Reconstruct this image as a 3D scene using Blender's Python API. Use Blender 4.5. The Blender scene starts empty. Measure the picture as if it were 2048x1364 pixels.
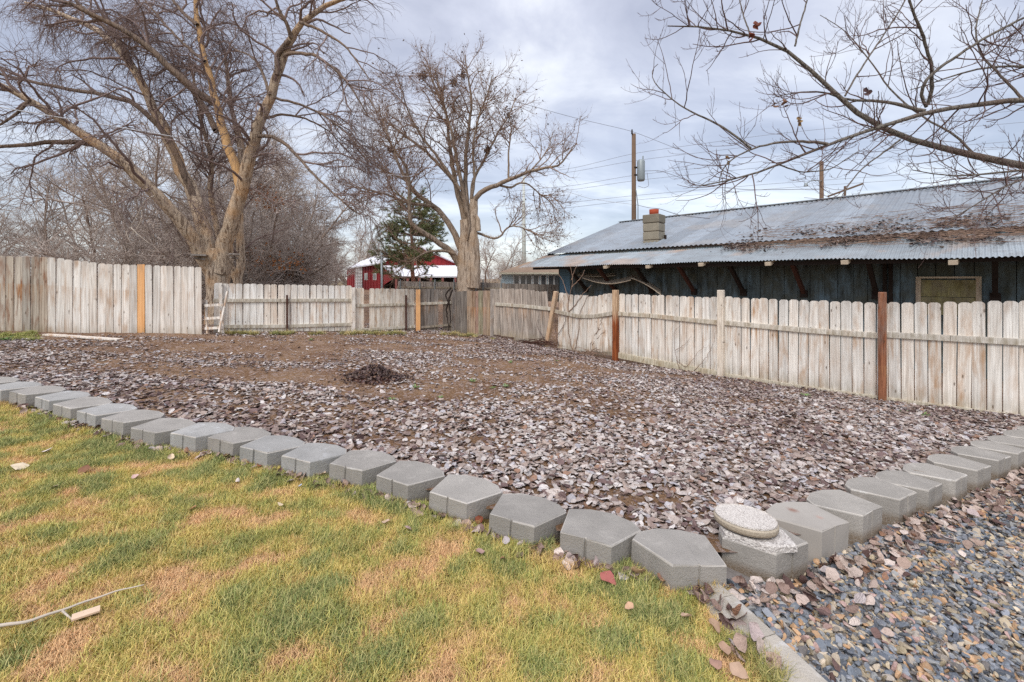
import bpy, bmesh, math, random
import numpy as np
from mathutils import Vector, Matrix
C = bpy.context.scene
COL = C.collection
R = math.radians
rng = np.random.default_rng(7)
random.seed(7)

# ------------------------------------------------------------ camera
EYE = 1.6
FPX = 880.0                     # focal length in pixels of the 2048 px wide frame
cam = bpy.data.cameras.new('camera'); camo = bpy.data.objects.new('camera', cam); COL.objects.link(camo)
cam.sensor_width = 36; cam.lens = FPX/2048*36
camo.location = (0, 0, EYE); camo.rotation_euler = (R(90), 0, 0)
cam.shift_y = -121/2048
cam.clip_start = 0.05; cam.clip_end = 2000
C.camera = camo

# ------------------------------------------------------------ light
SUN_EL, SUN_AZ = R(46), R(205)     # azimuth clockwise from +Y
world = bpy.data.worlds.new('World'); C.world = world; world.use_nodes = True
nt = world.node_tree; N = nt.nodes; LK = nt.links
for n in list(N): N.remove(n)
def wn(t, **k):
    n = N.new(t)
    for a, b in k.items(): setattr(n, a, b)
    return n
wout = wn('ShaderNodeOutputWorld'); bg = wn('ShaderNodeBackground'); bg2 = wn('ShaderNodeBackground'); addw = wn('ShaderNodeAddShader')
sky = wn('ShaderNodeTexSky', sky_type='NISHITA', sun_disc=False, sun_elevation=SUN_EL, sun_rotation=SUN_AZ)
LK.new(sky.outputs[0], bg.inputs[0]); bg.inputs[1].default_value = 0.05
tc = wn('ShaderNodeTexCoord'); sep = wn('ShaderNodeSeparateXYZ'); LK.new(tc.outputs['Generated'], sep.inputs[0])
def wm(op, a, b=None):
    m = wn('ShaderNodeMath', operation=op)
    for i, v in enumerate((a, b)):
        if v is None: continue
        if isinstance(v, (int, float)): m.inputs[i].default_value = v
        else: LK.new(v, m.inputs[i])
    return m.outputs[0]
zc = wm('ADD', wm('MAXIMUM', sep.outputs[2], 0.0), 0.22)
cmb = wn('ShaderNodeCombineXYZ'); LK.new(wm('DIVIDE', sep.outputs[0], zc), cmb.inputs[0]); LK.new(wm('DIVIDE', sep.outputs[1], zc), cmb.inputs[1])
nz = wn('ShaderNodeTexNoise'); nz.inputs['Scale'].default_value = 1.15; nz.inputs['Detail'].default_value = 8; nz.inputs['Roughness'].default_value = 0.56; nz.inputs['Distortion'].default_value = 0.5
mp = wn('ShaderNodeMapping'); mp.inputs['Location'].default_value = (3.1, 1.4, 0); mp.inputs['Scale'].default_value = (1.0, 1.5, 1)
LK.new(cmb.outputs[0], mp.inputs[0]); LK.new(mp.outputs[0], nz.inputs[0])
rp = wn('ShaderNodeValToRGB'); LK.new(nz.outputs[0], rp.inputs[0])
e = rp.color_ramp.elements
e[0].position = 0.36; e[0].color = (0.355, 0.355, 0.405, 1)
e[1].position = 0.66; e[1].color = (0.77, 0.765, 0.765, 1)
m_ = e.new(0.5); m_.color = (0.50, 0.50, 0.55, 1)
LK.new(rp.outputs[0], bg2.inputs[0]); LK.new(wm('ADD', wm('MULTIPLY', wm('POWER', wm('MAXIMUM', sep.outputs[2], 0.0), 3.0), 1.5), 0.68), bg2.inputs[1])   # an overcast sky is brighter overhead
LK.new(bg.outputs[0], addw.inputs[0]); LK.new(bg2.outputs[0], addw.inputs[1]); LK.new(addw.outputs[0], wout.inputs[0])
sl = bpy.data.lights.new('sun', 'SUN'); sl.energy = 1.5; sl.angle = R(25); sl.color = (1, 0.96, 0.9)
so = bpy.data.objects.new('sun', sl); COL.objects.link(so)
sd = Vector((math.sin(SUN_AZ)*math.cos(SUN_EL), math.cos(SUN_AZ)*math.cos(SUN_EL), math.sin(SUN_EL)))
so.rotation_euler = sd.to_track_quat('Z', 'Y').to_euler()
C.view_settings.view_transform = 'Standard'; C.view_settings.look = 'None'
C.view_settings.exposure = 0.48; C.view_settings.gamma = 1; C.view_settings.use_curve_mapping = False
C.render.engine = 'CYCLES'
C.cycles.use_denoising = False
C.cycles.max_bounces = 6; C.cycles.transparent_max_bounces = 6
C.render.film_transparent = False

# ------------------------------------------------------------ pixel / place helpers
def G(x, y):                    # lie of the land: it falls to the right and a little to the back
    x = np.clip(x, -14, 11); y = np.clip(y, -4, 20)
    return -.045*x - .008*y
def gp(px, py, h=0.0):          # where the sight line through a pixel meets the ground + h
    dx = (px-1024)/FPX; dz = (561-py)/FPX
    t = (EYE-h)/-(dz + .045*dx + .008)
    return Vector((t*dx, t, EYE+t*dz))
def at(px, py, Y):
    return Vector(((px-1024)/FPX*Y, Y, EYE+(561-py)/FPX*Y))
def online(px, py, A, B):       # pixel on the vertical plane through A, B
    dx = (px-1024)/FPX; ux, uy = B[0]-A[0], B[1]-A[1]
    t = (A[0]*uy - A[1]*ux)/(dx*uy - ux)
    return Vector((t*dx, t, EYE+(561-py)/FPX*t))
def hashn(ix, iy, s):
    v = np.sin(ix*127.1 + iy*311.7 + s*74.7)*43758.5453
    return v - np.floor(v)
def vnoise(x, y, s=0):
    ix = np.floor(x); iy = np.floor(y); fx = x-ix; fy = y-iy
    fx = fx*fx*(3-2*fx); fy = fy*fy*(3-2*fy)
    a = hashn(ix, iy, s); b = hashn(ix+1, iy, s); c = hashn(ix, iy+1, s); d = hashn(ix+1, iy+1, s)
    return (a*(1-fx)+b*fx)*(1-fy) + (c*(1-fx)+d*fx)*fy
def fbm(x, y, s=0, o=4):
    t = 0; a = .5; n = 0
    for i in range(o):
        t = t + a*vnoise(x*2**i, y*2**i, s+i*13); n += a; a *= .5
    return t/n

# ------------------------------------------------------------ object helpers
def tag(o, label=None, cat=None, group=None, kind=None):
    if label: o['label'] = label
    if cat: o['category'] = cat
    if group: o['group'] = group
    if kind: o['kind'] = kind
    return o
def empty(name, loc, label, cat, group=None, rz=0):
    o = bpy.data.objects.new(name, None); COL.objects.link(o); o.location = loc; o.rotation_euler = (0, 0, rz)
    o.empty_display_size = .2
    return tag(o, label, cat, group)
def link(name, me, parent=None, matl=None, loc=None, rot=None, scl=None, world_space=True):
    o = bpy.data.objects.new(name, me); COL.objects.link(o)
    if matl is not None and not me.materials: me.materials.append(matl)
    if parent is not None:
        o.parent = parent
        if world_space:
            o.matrix_parent_inverse = pinv(parent)
    if loc is not None: o.location = loc
    if rot is not None: o.rotation_euler = rot
    if scl is not None: o.scale = scl
    return o
def pinv(p):
    m = Matrix.LocRotScale(p.location, p.rotation_euler, p.scale)
    if p.parent: m = p.parent.matrix_basis @ p.matrix_parent_inverse @ m if False else (p.parent_m if hasattr(p, 'parent_m') else m)
    return m.inverted()
def npmesh(name, V, F, matl=None, smooth=False, uvcol=None):
    """V (n,3); F (m,k) all the same size"""
    me = bpy.data.meshes.new(name); V = np.asarray(V, np.float32); F = np.asarray(F, np.int32)
    k = F.shape[1]
    me.vertices.add(len(V)); me.vertices.foreach_set('co', V.ravel())
    me.loops.add(F.size); me.loops.foreach_set('vertex_index', F.ravel())
    me.polygons.add(len(F)); me.polygons.foreach_set('loop_start', np.arange(0, F.size, k, dtype=np.int32))
    me.polygons.foreach_set('loop_total', np.full(len(F), k, np.int32))
    if smooth: me.polygons.foreach_set('use_smooth', np.ones(len(F), bool))
    if uvcol is not None:
        a = me.attributes.new('vtint', 'FLOAT', 'POINT'); a.data.foreach_set('value', np.asarray(uvcol, np.float32))
    me.update(calc_edges=True)
    if matl: me.materials.append(matl)
    return me
class MB:
    """collects shapes into one mesh"""
    def __init__(s): s.v = []; s.f = []
    def add(s, vs, fs):
        b = len(s.v); s.v += [tuple(v) for v in vs]; s.f += [tuple(i+b for i in f) for f in fs]
    def bar(s, a, b, w, h, up=(0, 0, 1)):      # square bar a->b
        a = Vector(a); b = Vector(b); d = (b-a).normalized(); up = Vector(up)
        if abs(d.dot(up)) > .98: up = Vector((1, 0, 0))
        x = d.cross(up).normalized(); z = x.cross(d)
        vs = []
        for p in (a, b):
            for sx, sz in ((-1, -1), (1, -1), (1, 1), (-1, 1)): vs.append(p + x*sx*w/2 + z*sz*h/2)
        s.add(vs, [(0, 3, 2, 1), (4, 5, 6, 7), (0, 1, 5, 4), (1, 2, 6, 5), (2, 3, 7, 6), (3, 0, 4, 7)])
    def box(s, c, sx, sy, sz, rz=0):
        m = Matrix.Rotation(rz, 3, 'Z'); c = Vector(c)
        vs = [c + m @ Vector((x*sx/2, y*sy/2, z*sz/2)) for z in (-1, 1) for x, y in ((-1, -1), (1, -1), (1, 1), (-1, 1))]
        s.add(vs, [(0, 3, 2, 1), (4, 5, 6, 7), (0, 1, 5, 4), (1, 2, 6, 5), (2, 3, 7, 6), (3, 0, 4, 7)])
    def tube(s, pts, rad, n=8, cap=True):
        pts = [Vector(p) for p in pts]
        if not hasattr(rad, '__len__'): rad = [rad]*len(pts)
        rings = []
        ref = Vector((0, 0, 1)) if abs((pts[-1]-pts[0]).normalized().z) < .9 else Vector((0, 1, 0))
        vs = []
        for i, p in enumerate(pts):
            d = (pts[min(i+1, len(pts)-1)] - pts[max(i-1, 0)]).normalized()
            x = d.cross(ref).normalized(); y = x.cross(d)
            for k in range(n):
                a = 2*math.pi*k/n; vs.append(p + (x*math.cos(a)+y*math.sin(a))*rad[i])
        fs = [(i*n+k, i*n+(k+1) % n, (i+1)*n+(k+1) % n, (i+1)*n+k) for i in range(len(pts)-1) for k in range(n)]
        if cap: fs += [tuple(range(n))[::-1], tuple((len(pts)-1)*n+k for k in range(n))]
        s.add(vs, fs)
    def build(s, name, matl, parent=None, smooth=False):
        me = bpy.data.meshes.new(name); me.from_pydata(s.v, [], s.f); me.validate(); me.update()
        if smooth:
            for p in me.polygons: p.use_smooth = True
        return link(name, me, parent, matl)

# ------------------------------------------------------------ materials
def srgb(r, g, b):
    f = lambda c: (c/255/12.92) if c/255 <= .04045 else ((c/255+.055)/1.055)**2.4
    return (f(r), f(g), f(b), 1)
class M:
    def __init__(s, name, rough=.85, spec=.25):
        s.m = bpy.data.materials.new(name); s.m.use_nodes = True; s.t = s.m.node_tree; s.N = s.t.nodes; s.L = s.t.links
        s.b = s.N['Principled BSDF']; s.b.inputs['Roughness'].default_value = rough; s.b.inputs['Specular IOR Level'].default_value = spec
        s._tc = None
    def n(s, t, **k):
        n = s.N.new(t)
        for a, b in k.items(): setattr(n, a, b)
        return n
    def lk(s, a, b):
        if hasattr(a, 'is_output') or hasattr(a, 'links'): s.L.new(a, b)
        else: b.default_value = a
    def co(s, which='Object', scale=(1, 1, 1), rand=False, loc=(0, 0, 0)):
        if s._tc is None: s._tc = s.n('ShaderNodeTexCoord')
        mp = s.n('ShaderNodeMapping'); mp.inputs['Scale'].default_value = scale; mp.inputs['Location'].default_value = loc
        src = s._tc.outputs[which] if which in ('Object', 'Generated') else s.n('ShaderNodeNewGeometry').outputs['Position']
        if rand:
            oi = s.n('ShaderNodeObjectInfo'); mu = s.n('ShaderNodeVectorMath', operation='SCALE'); mu.inputs[0].default_value = (37, 51, 23)
            s.L.new(oi.outputs['Random'], mu.inputs['Scale']); ad = s.n('ShaderNodeVectorMath', operation='ADD')
            s.L.new(src, ad.inputs[0]); s.L.new(mu.outputs[0], ad.inputs[1]); src = ad.outputs[0]
        s.L.new(src, mp.inputs[0]); return mp.outputs[0]
    def noise(s, vec, scale, detail=4, rough=.55, dist=0):
        n = s.n('ShaderNodeTexNoise'); n.inputs['Scale'].default_value = scale; n.inputs['Detail'].default_value = detail
        n.inputs['Roughness'].default_value = rough; n.inputs['Distortion'].default_value = dist; s.L.new(vec, n.inputs[0]); return n.outputs[0]
    def vor(s, vec, scale, out='Distance', feature='F1'):
        n = s.n('ShaderNodeTexVoronoi', feature=feature); n.inputs['Scale'].default_value = scale; s.L.new(vec, n.inputs[0]); return n.outputs[out]
    def ramp(s, fac, stops):
        n = s.n('ShaderNodeValToRGB'); e = n.color_ramp.elements
        while len(e) < len(stops): e.new(.5)
        for i, (p, c) in enumerate(stops): e[i].position = p; e[i].color = c if len(c) == 4 else (*c, 1)
        s.lk(fac, n.inputs[0]); return n.outputs[0]
    def mix(s, fac, a, b, mode='MIX'):
        n = s.n('ShaderNodeMix', data_type='RGBA', blend_type=mode)
        s.lk(fac, n.inputs[0]); s.lk(a, n.inputs[6]); s.lk(b, n.inputs[7]); return n.outputs[2]
    def math(s, op, a, b=0.0, clamp=False):
        n = s.n('ShaderNodeMath', operation=op, use_clamp=clamp); s.lk(a, n.inputs[0]); s.lk(b, n.inputs[1]); return n.outputs[0]
    def bump(s, h, strength=.5, dist=.01):
        n = s.n('ShaderNodeBump'); n.inputs['Strength'].default_value = strength; n.inputs['Distance'].default_value = dist
        s.L.new(h, n.inputs['Height']); s.L.new(n.outputs[0], s.b.inputs['Normal'])
    def attr(s, name, kind='INSTANCER'):
        n = s.n('ShaderNodeAttribute', attribute_type=kind, attribute_name=name); return n
    def col(s, c): s.lk(c, s.b.inputs['Base Color']); return s.m
g = lambda v: (v, v, v, 1)

def wood_mat(name, light, dark, stain, stain_amt=.5, knots=True):
    m = M(name, .9, .15)
    oi = m.n('ShaderNodeObjectInfo')
    v = m.co('Object', (1, 1, 1), True)
    vg = m.co('Object', (30, 30, 1.5), True)
    gr = m.noise(vg, 1.0, 4, .6, .9)
    base = m.ramp(gr, [(.3, dark), (.62, light)])
    pt = m.noise(m.co('Object', (9, 9, 3.2), True), 1, 5, .6)
    st = m.ramp(pt, [(.48, g(0)), (.70, g(1))])
    sa = m.math('MULTIPLY', st, m.math('MULTIPLY', oi.outputs['Alpha'], stain_amt), True)
    base = m.mix(sa, base, stain)
    if knots:
        vd = m.vor(m.co('Object', (8.5, 0, 4.6), True), 1)
        kn = m.ramp(vd, [(.05, g(1)), (.085, g(.45)), (.12, g(0))])
        base = m.mix(m.math('MULTIPLY', kn, .75), base, srgb(84, 62, 44))
    # fine cracks in the grain
    cr = m.ramp(m.noise(m.co('Object', (90, 90, 1.1), True), 1, 3, .6), [(.33, g(1)), (.42, g(0))])
    base = m.mix(m.math('MULTIPLY', cr, .35), base, tuple(c*.35 for c in dark[:3])+(1,))
    sz = m.n('ShaderNodeSeparateXYZ'); m.L.new(m.co('Object'), sz.inputs[0]); zz = sz.outputs[2]
    sk = m.ramp(m.noise(m.co('Object', (34, 0, 1.3), True), 1, 4, .6), [(.46, g(0)), (.62, g(1))])
    band = m.ramp(zz, [(.36, g(0)), (.58, g(1)), (.63, g(1)), (.65, g(0))])
    base = m.mix(m.math('MULTIPLY', m.math('MULTIPLY', sk, band), m.math('MULTIPLY', oi.outputs['Alpha'], .75)), base, srgb(176, 132, 88))
    foot = m.math('MULTIPLY', m.ramp(zz, [(.0, g(1)), (.17, g(0))]), m.ramp(m.noise(m.co('Object', (16, 0, 5), True), 1, 4, .6), [(.35, g(.1)), (.65, g(.8))]))
    base = m.mix(m.math('MULTIPLY', foot, .8), base, srgb(132, 118, 84))
    head = m.math('MULTIPLY', m.ramp(zz, [(.78, g(0)), (1.0, g(1))]), m.ramp(m.noise(m.co('Object', (12, 0, 4), True), 1, 4, .6), [(.4, g(0)), (.65, g(.6))]))
    base = m.mix(m.math('MULTIPLY', head, .7), base, srgb(138, 130, 122))
    base = m.mix(1.0, base, oi.outputs['Color'], 'MULTIPLY')
    m.bump(gr, .45, .005)
    return m.col(base)
W_GREY = wood_mat('weathered_wood', srgb(242, 236, 226), srgb(196, 187, 176), srgb(176, 134, 92), .9)
W_OLD = wood_mat('old_grey_wood', srgb(176, 166, 156), srgb(96, 88, 82), srgb(96, 70, 50), .8)
W_PEEL = wood_mat('peeling_wood', srgb(206, 196, 180), srgb(134, 118, 104), srgb(132, 80, 46), 1.1)
W_NEW = wood_mat('fresh_wood', srgb(238, 186, 132), srgb(218, 158, 100), srgb(205, 140, 90), .3, False)
W_RED = wood_mat('reddish_wood', srgb(158, 106, 78), srgb(96, 56, 40), srgb(72, 38, 28), .8)
W_TAN = wood_mat('tan_post_wood', srgb(208, 182, 152), srgb(168, 138, 110), srgb(140, 70, 36), .9)

def post_mat():
    m = M('tan_post_with_red_foot', .9, .15); gr = m.noise(m.co('Object', (40, 40, 3), True), 1, 5, .6, .6)
    top = m.ramp(gr, [(.35, srgb(150, 120, 94)), (.6, srgb(206, 178, 146))]); low = m.ramp(gr, [(.35, srgb(88, 42, 24)), (.6, srgb(150, 84, 48))])
    sz = m.n('ShaderNodeSeparateXYZ'); m.L.new(m.co('Object'), sz.inputs[0])
    t = m.math('ADD', m.math('MULTIPLY', sz.outputs[2], .55), m.math('MULTIPLY', m.noise(m.co('Object', (25, 25, 2)), 1, 4, .6), .5))
    c = m.mix(m.ramp(t, [(.78, g(1)), (.90, g(0))]), top, low); m.bump(gr, .4, .004); return m.col(c)
W_POST = post_mat()
def simple(name, c, rough=.8, spec=.25, var=.25, scale=6, metal=0, bump=0):
    m = M(name, rough, spec); v = m.co('Object', (1, 1, 1))
    n = m.noise(v, scale, 5, .6)
    out = m.mix(n, tuple(x*(1-var) for x in c[:3])+(1,), tuple(min(1, x*(1+var)) for x in c[:3])+(1,))
    m.b.inputs['Metallic'].default_value = metal
    if bump: m.bump(n, bump, .01)
    return m.col(out)

def bark_mat(name, light, dark, warm, scale=1.0):
    m = M(name, .92, .15)
    n1 = m.noise(m.co('World', (19*scale, 19*scale, 2.6*scale)), 1, 6, .65, .8)
    n2 = m.noise(m.co('World', (1, 1, 1)), 1.1, 4, .6)
    b = m.ramp(n1, [(.40, dark), (.47, tuple((a_+2*b_)/3 for a_, b_ in zip(dark, light))), (.58, light)])
    b = m.mix(m.math('MULTIPLY', m.ramp(n2, [(.5, g(0)), (.68, g(1))]), .65), b, warm)
    m.bump(n1, 1.0, .05); return m.col(b)
BARK_A = bark_mat('ridged_tan_bark', srgb(206, 186, 162), srgb(118, 98, 82), srgb(206, 160, 110))
BARK_A2 = bark_mat('dark_limb_bark', srgb(142, 124, 110), srgb(84, 72, 64), srgb(140, 116, 94))
BARK_B = bark_mat('smooth_pale_bark', srgb(190, 172, 152), srgb(130, 112, 96), srgb(166, 136, 104), .6)
BARK_C = bark_mat('grey_branch_bark', srgb(146, 138, 128), srgb(86, 78, 72), srgb(120, 96, 84), 3)
TWIG_A = simple('fine_twig', srgb(132, 114, 108), .9, .1, .3, 2)
TWIG_B = simple('maple_twig', srgb(142, 118, 102), .9, .1, .3, 2)
TWIG_C = simple('red_brown_twig', srgb(104, 84, 80), .8, .2, .35, 3)
TWIG_D = simple('distant_twig', srgb(176, 163, 153), .95, .05, .25, .6)
TWIG_P = simple('pale_dead_branch', srgb(190, 178, 164), .9, .1, .2, 3)

def leaf_mat(name, bumpy=True):
    m = M(name, .6, .35); a = m.attr('tint'); v = m.co('Object', (1, 1, 1))
    n = m.noise(v, 2.3, 3, .6); vein = m.noise(m.co('Object', (3, 9, 3)), 1, 4)
    c = m.mix(n, m.mix(1.0, a.outputs['Color'], g(.62), 'MULTIPLY'), a.outputs['Color'])
    c = m.mix(m.math('MULTIPLY', m.ramp(vein, [(.55, g(0)), (.72, g(1))]), .3), c, srgb(60, 42, 34))
    m.bump(vein, .5, .05); return m.col(c)
LEAF = leaf_mat('dry_leaf')
def grass_mat():
    m = M('grass_blade', .75, .2); a = m.attr('tint'); v = m.attr('vtint', 'GEOMETRY')
    # each blade leans to straw or to green
    c = m.mix(v.outputs['Fac'], a.outputs['Color'], m.mix(.5, a.outputs['Color'], srgb(238, 206, 148)))
    return m.col(m.mix(1.0, c, m.ramp(v.outputs['Fac'], [(0, g(.62)), (1, g(1.2))]), 'MULTIPLY'))
GRASS = grass_mat()
def stone_mat():
    m = M('pebble', .55, .4); a = m.attr('tint'); v = m.co('Object', (1, 1, 1))
    n = m.noise(v, 2.2, 5, .6); s2 = m.noise(m.co('Object', (1, 1, 5)), 1.4, 4, .5, 1)
    c = m.mix(n, m.mix(1.0, a.outputs['Color'], g(.55), 'MULTIPLY'), a.outputs['Color'])
    c = m.mix(m.math('MULTIPLY', m.ramp(s2, [(.58, g(0)), (.66, g(1))]), .35), c, srgb(214, 202, 186))
    m.bump(n, .3, .05); return m.col(c)
PEBBLE = stone_mat()
def soil_mat():
    m = M('garden_soil', .95, .1); n = m.noise(m.co('World'), 1.3, 6, .6); f = m.noise(m.co('World'), 38, 8, .75); mid = m.noise(m.co('World'), 9, 6, .7)
    c = m.ramp(n, [(.35, srgb(120, 90, 66)), (.65, srgb(154, 124, 96))])
    c = m.mix(m.ramp(f, [(.35, g(.75)), (.5, g(0))]), c, srgb(66, 48, 38))
    # crumbs of old broken leaf in the soil
    vc = m.n('ShaderNodeTexVoronoi'); vc.inputs['Scale'].default_value = 34; m.L.new(m.co('World', (1, 1, 1)), vc.inputs[0])
    sel = m.math('GREATER_THAN', m.ramp(vc.outputs['Color'], [(0, g(0)), (1, g(1))]), .56)
    sel = m.math('MULTIPLY', sel, m.ramp(mid, [(.42, g(0)), (.55, g(.75))]))
    c = m.mix(sel, c, m.mix(f, srgb(150, 128, 118), srgb(190, 172, 164)))
    m.bump(m.math('ADD', m.math('MULTIPLY', mid, 1.5), f), 1.0, .035); return m.col(c)
SOIL = soil_mat()
def lawn_mat():
    m = M('turf_floor', .95, .1); n = m.noise(m.co('World'), 2.1, 6, .65); f = m.noise(m.co('World'), 70, 6, .7)
    c = m.ramp(n, [(.35, srgb(104, 92, 50)), (.55, srgb(136, 112, 68)), (.7, srgb(160, 124, 82))])
    c = m.mix(m.ramp(f, [(.38, g(.8)), (.55, g(0))]), c, srgb(70, 56, 34)); m.bump(f, 1, .02); return m.col(c)
LAWN = lawn_mat()
GRAVELBASE = simple('gravel_bed', srgb(128, 122, 118), .9, .1, .4, 40, bump=.8)
TERRAIN = simple('dry_field', srgb(128, 114, 88), .95, .05, .3, .4)
def concrete_mat(name, base, speck=0, pale=None, amt=.5, foot=True):
    m = M(name, .85, .25); v = m.co('Object', (1, 1, 1), True)
    n = m.noise(v, 5, 6, .6); f = m.noise(v, 110, 4, .7)
    c = m.mix(n, tuple(x*.70 for x in base[:3])+(1,), tuple(min(1, x*1.16) for x in base[:3])+(1,))
    c = m.mix(m.ramp(f, [(.3, g(.18)), (.42, g(0))]), c, tuple(x*.5 for x in base[:3])+(1,))
    st = m.ramp(m.noise(m.co('Object', (1, 1, .35), True), 7, 6, .65, .5), [(.56, g(0)), (.70, g(1))])
    c = m.mix(m.math('MULTIPLY', st, amt), c, pale or tuple(min(1, x*1.35) for x in base[:3])+(1,))
    if not speck:
        bl_n = m.noise(m.co('Object', (1, 1, 1), True), 2.6, 5, .6, .4); c = m.mix(m.ramp(bl_n, [(.44, g(0)), (.62, g(.55))]), c, tuple(x*.72 for x in base[:3])+(1,))
        pore = m.ramp(m.vor(v, 75), [(.10, g(.7)), (.17, g(0))]); c = m.mix(m.math('MULTIPLY', pore, m.ramp(n, [(.45, g(0)), (.6, g(.9))])), c, tuple(x*.4 for x in base[:3])+(1,))
        sz = m.n('ShaderNodeSeparateXYZ'); m.L.new(m.co('Object'), sz.inputs[0])
        if foot: c = m.mix(m.math('MULTIPLY', m.ramp(sz.outputs[2], [(.0, g(1)), (.05, g(0))]), m.ramp(f, [(.35, g(.3)), (.6, g(.9))])), c, srgb(112, 94, 74))
    oi = m.n('ShaderNodeObjectInfo'); c = m.mix(1.0, c, oi.outputs['Color'], 'MULTIPLY')
    if speck:
        vv = m.vor(v, speck, 'Color'); sp = m.ramp(vv, [(.12, srgb(140, 130, 124)), (.45, srgb(208, 200, 192)), (.9, srgb(230, 224, 216))])
        c = m.mix(.55 if speck > 100 else .6, c, sp); m.bump(m.vor(v, speck), .9, .006)
    else: m.bump(m.math('ADD', m.math('MULTIPLY', m.noise(v, 38, 5, .7), 1.2), f), .8, .006)
    return m.col(c)
CONC = concrete_mat('wall_block_concrete', srgb(160, 155, 148))
CONC_B = concrete_mat('bluish_pale_concrete', srgb(164, 162, 158), 0, srgb(194, 195, 196), .6)
CURB = concrete_mat('curb_concrete', srgb(182, 174, 162), 0, srgb(206, 206, 206), .7, False)
CONC_E = concrete_mat('worn_concrete_edge', srgb(190, 184, 176), 0, srgb(212, 212, 210), .8)
PAV1 = concrete_mat('aggregate_white', srgb(222, 214, 204), 170)
PAV2 = concrete_mat('aggregate_grey', srgb(176, 172, 168), 90)
CREAM = concrete_mat('cast_rim', srgb(198, 186, 166))

def metal_roof(name, base, rustc, amt):
    m = M(name, .42, .5); v = m.co('World')
    n = m.noise(v, .8, 6, .6); p = m.noise(m.co('World', (1, 1, 1), False, (5, 3, 1)), .75, 3, .5); f = m.noise(v, 22, 5, .7)
    c = m.mix(n, tuple(x*.82 for x in base[:3])+(1,), tuple(min(1, x*1.18) for x in base[:3])+(1,))
    oi = m.n('ShaderNodeObjectInfo'); c = m.mix(1.0, c, oi.outputs['Color'], 'MULTIPLY')
    c = m.mix(m.math('MULTIPLY', m.ramp(p, [(.52, g(0)), (.64, g(1))]), m.math('MULTIPLY', oi.outputs['Alpha'], amt), True), c, rustc)
    c = m.mix(m.ramp(f, [(.3, g(.3)), (.42, g(0))]), c, srgb(96, 92, 92))
    dr = m.ramp(m.noise(m.co('World', (2.2, 2.2, 9)), 1, 6, .7), [(.46, g(0)), (.68, g(.5))]); c = m.mix(dr, c, srgb(112, 106, 102))
    m.b.inputs['Metallic'].default_value = .2
    return m.col(c)
ROOF_M = metal_roof('galvanised_sheet', srgb(142, 150, 157), srgb(166, 152, 134), .35)
ROOF_A = metal_roof('rusting_corrugated_sheet', srgb(156, 164, 168), srgb(180, 144, 112), 1.0)
def wallboard():
    m = M('peeling_blue_paint', .85, .2); n = m.noise(m.co('World', (7, 7, 1.6)), 1, 6, .7); k = m.noise(m.co('World', (1.5, 1.5, 1.5)), 1, 5, .7)
    c = m.ramp(n, [(.34, srgb(52, 58, 58)), (.5, srgb(88, 100, 104)), (.68, srgb(112, 134, 146))])
    c = m.mix(m.math('MULTIPLY', m.ramp(k, [(.42, g(0)), (.62, g(1))]), .7), c, srgb(84, 84, 70)); m.bump(n, .4, .01); return m.col(c)
WALLB = wallboard()
RUST = simple('rusty_iron', srgb(78, 52, 44), .85, .2, .35, 9)
DARK = simple('dark_timber', srgb(52, 44, 40), .9, .1, .3, 5)
PALEW = simple('pale_rafter_end', srgb(202, 186, 164), .85, .15, .2, 8)
OLIVE = wood_mat('yellowed_plywood', srgb(156, 148, 104), srgb(128, 120, 84), srgb(92, 78, 52), .8, False)
BARNRED = simple('barn_red_siding', srgb(138, 40, 44), .7, .25, .15, .5)
BARNWHITE = simple('barn_white_roof', srgb(226, 226, 230), .6, .3, .06, .5)
WHITEP = simple('white_paint', srgb(214, 214, 210), .6, .3, .06, 2)
BLUEP = simple('pale_blue_siding', srgb(186, 206, 212), .75, .2, .1, 1)
SHINGLE = simple('brown_shingle', srgb(150, 128, 108), .9, .1, .2, 3)
GLASS = simple('dark_window_glass', srgb(84, 84, 84), .12, .6, .2, 1)
TERRA = simple('terracotta_pot', srgb(160, 74, 50), .8, .2, .15, 6)
CHIMB = concrete_mat('chimney_block', srgb(150, 142, 126))
POLEW = simple('utility_pole_wood', srgb(112, 92, 76), .9, .1, .25, 2)
GALV = simple('galvanised_tank', srgb(136, 144, 146), .45, .5, .1, 2, .2)
WIRE = simple('wire', srgb(120, 120, 126), .6, .3, .05)
WIREW = simple('pale_wire', srgb(196, 196, 198), .6, .3, .05)
GREEN = simple('weed_green', srgb(118, 144, 88), .7, .25, .3, 12)
def needle_mat():
    m = M('pine_needle', .75, .2); v = m.attr('vtint', 'GEOMETRY')
    return m.col(m.ramp(v.outputs['Fac'], [(0, srgb(76, 90, 62)), (.6, srgb(112, 126, 82)), (1, srgb(158, 140, 98))]))
NEEDLE = needle_mat()

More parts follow.
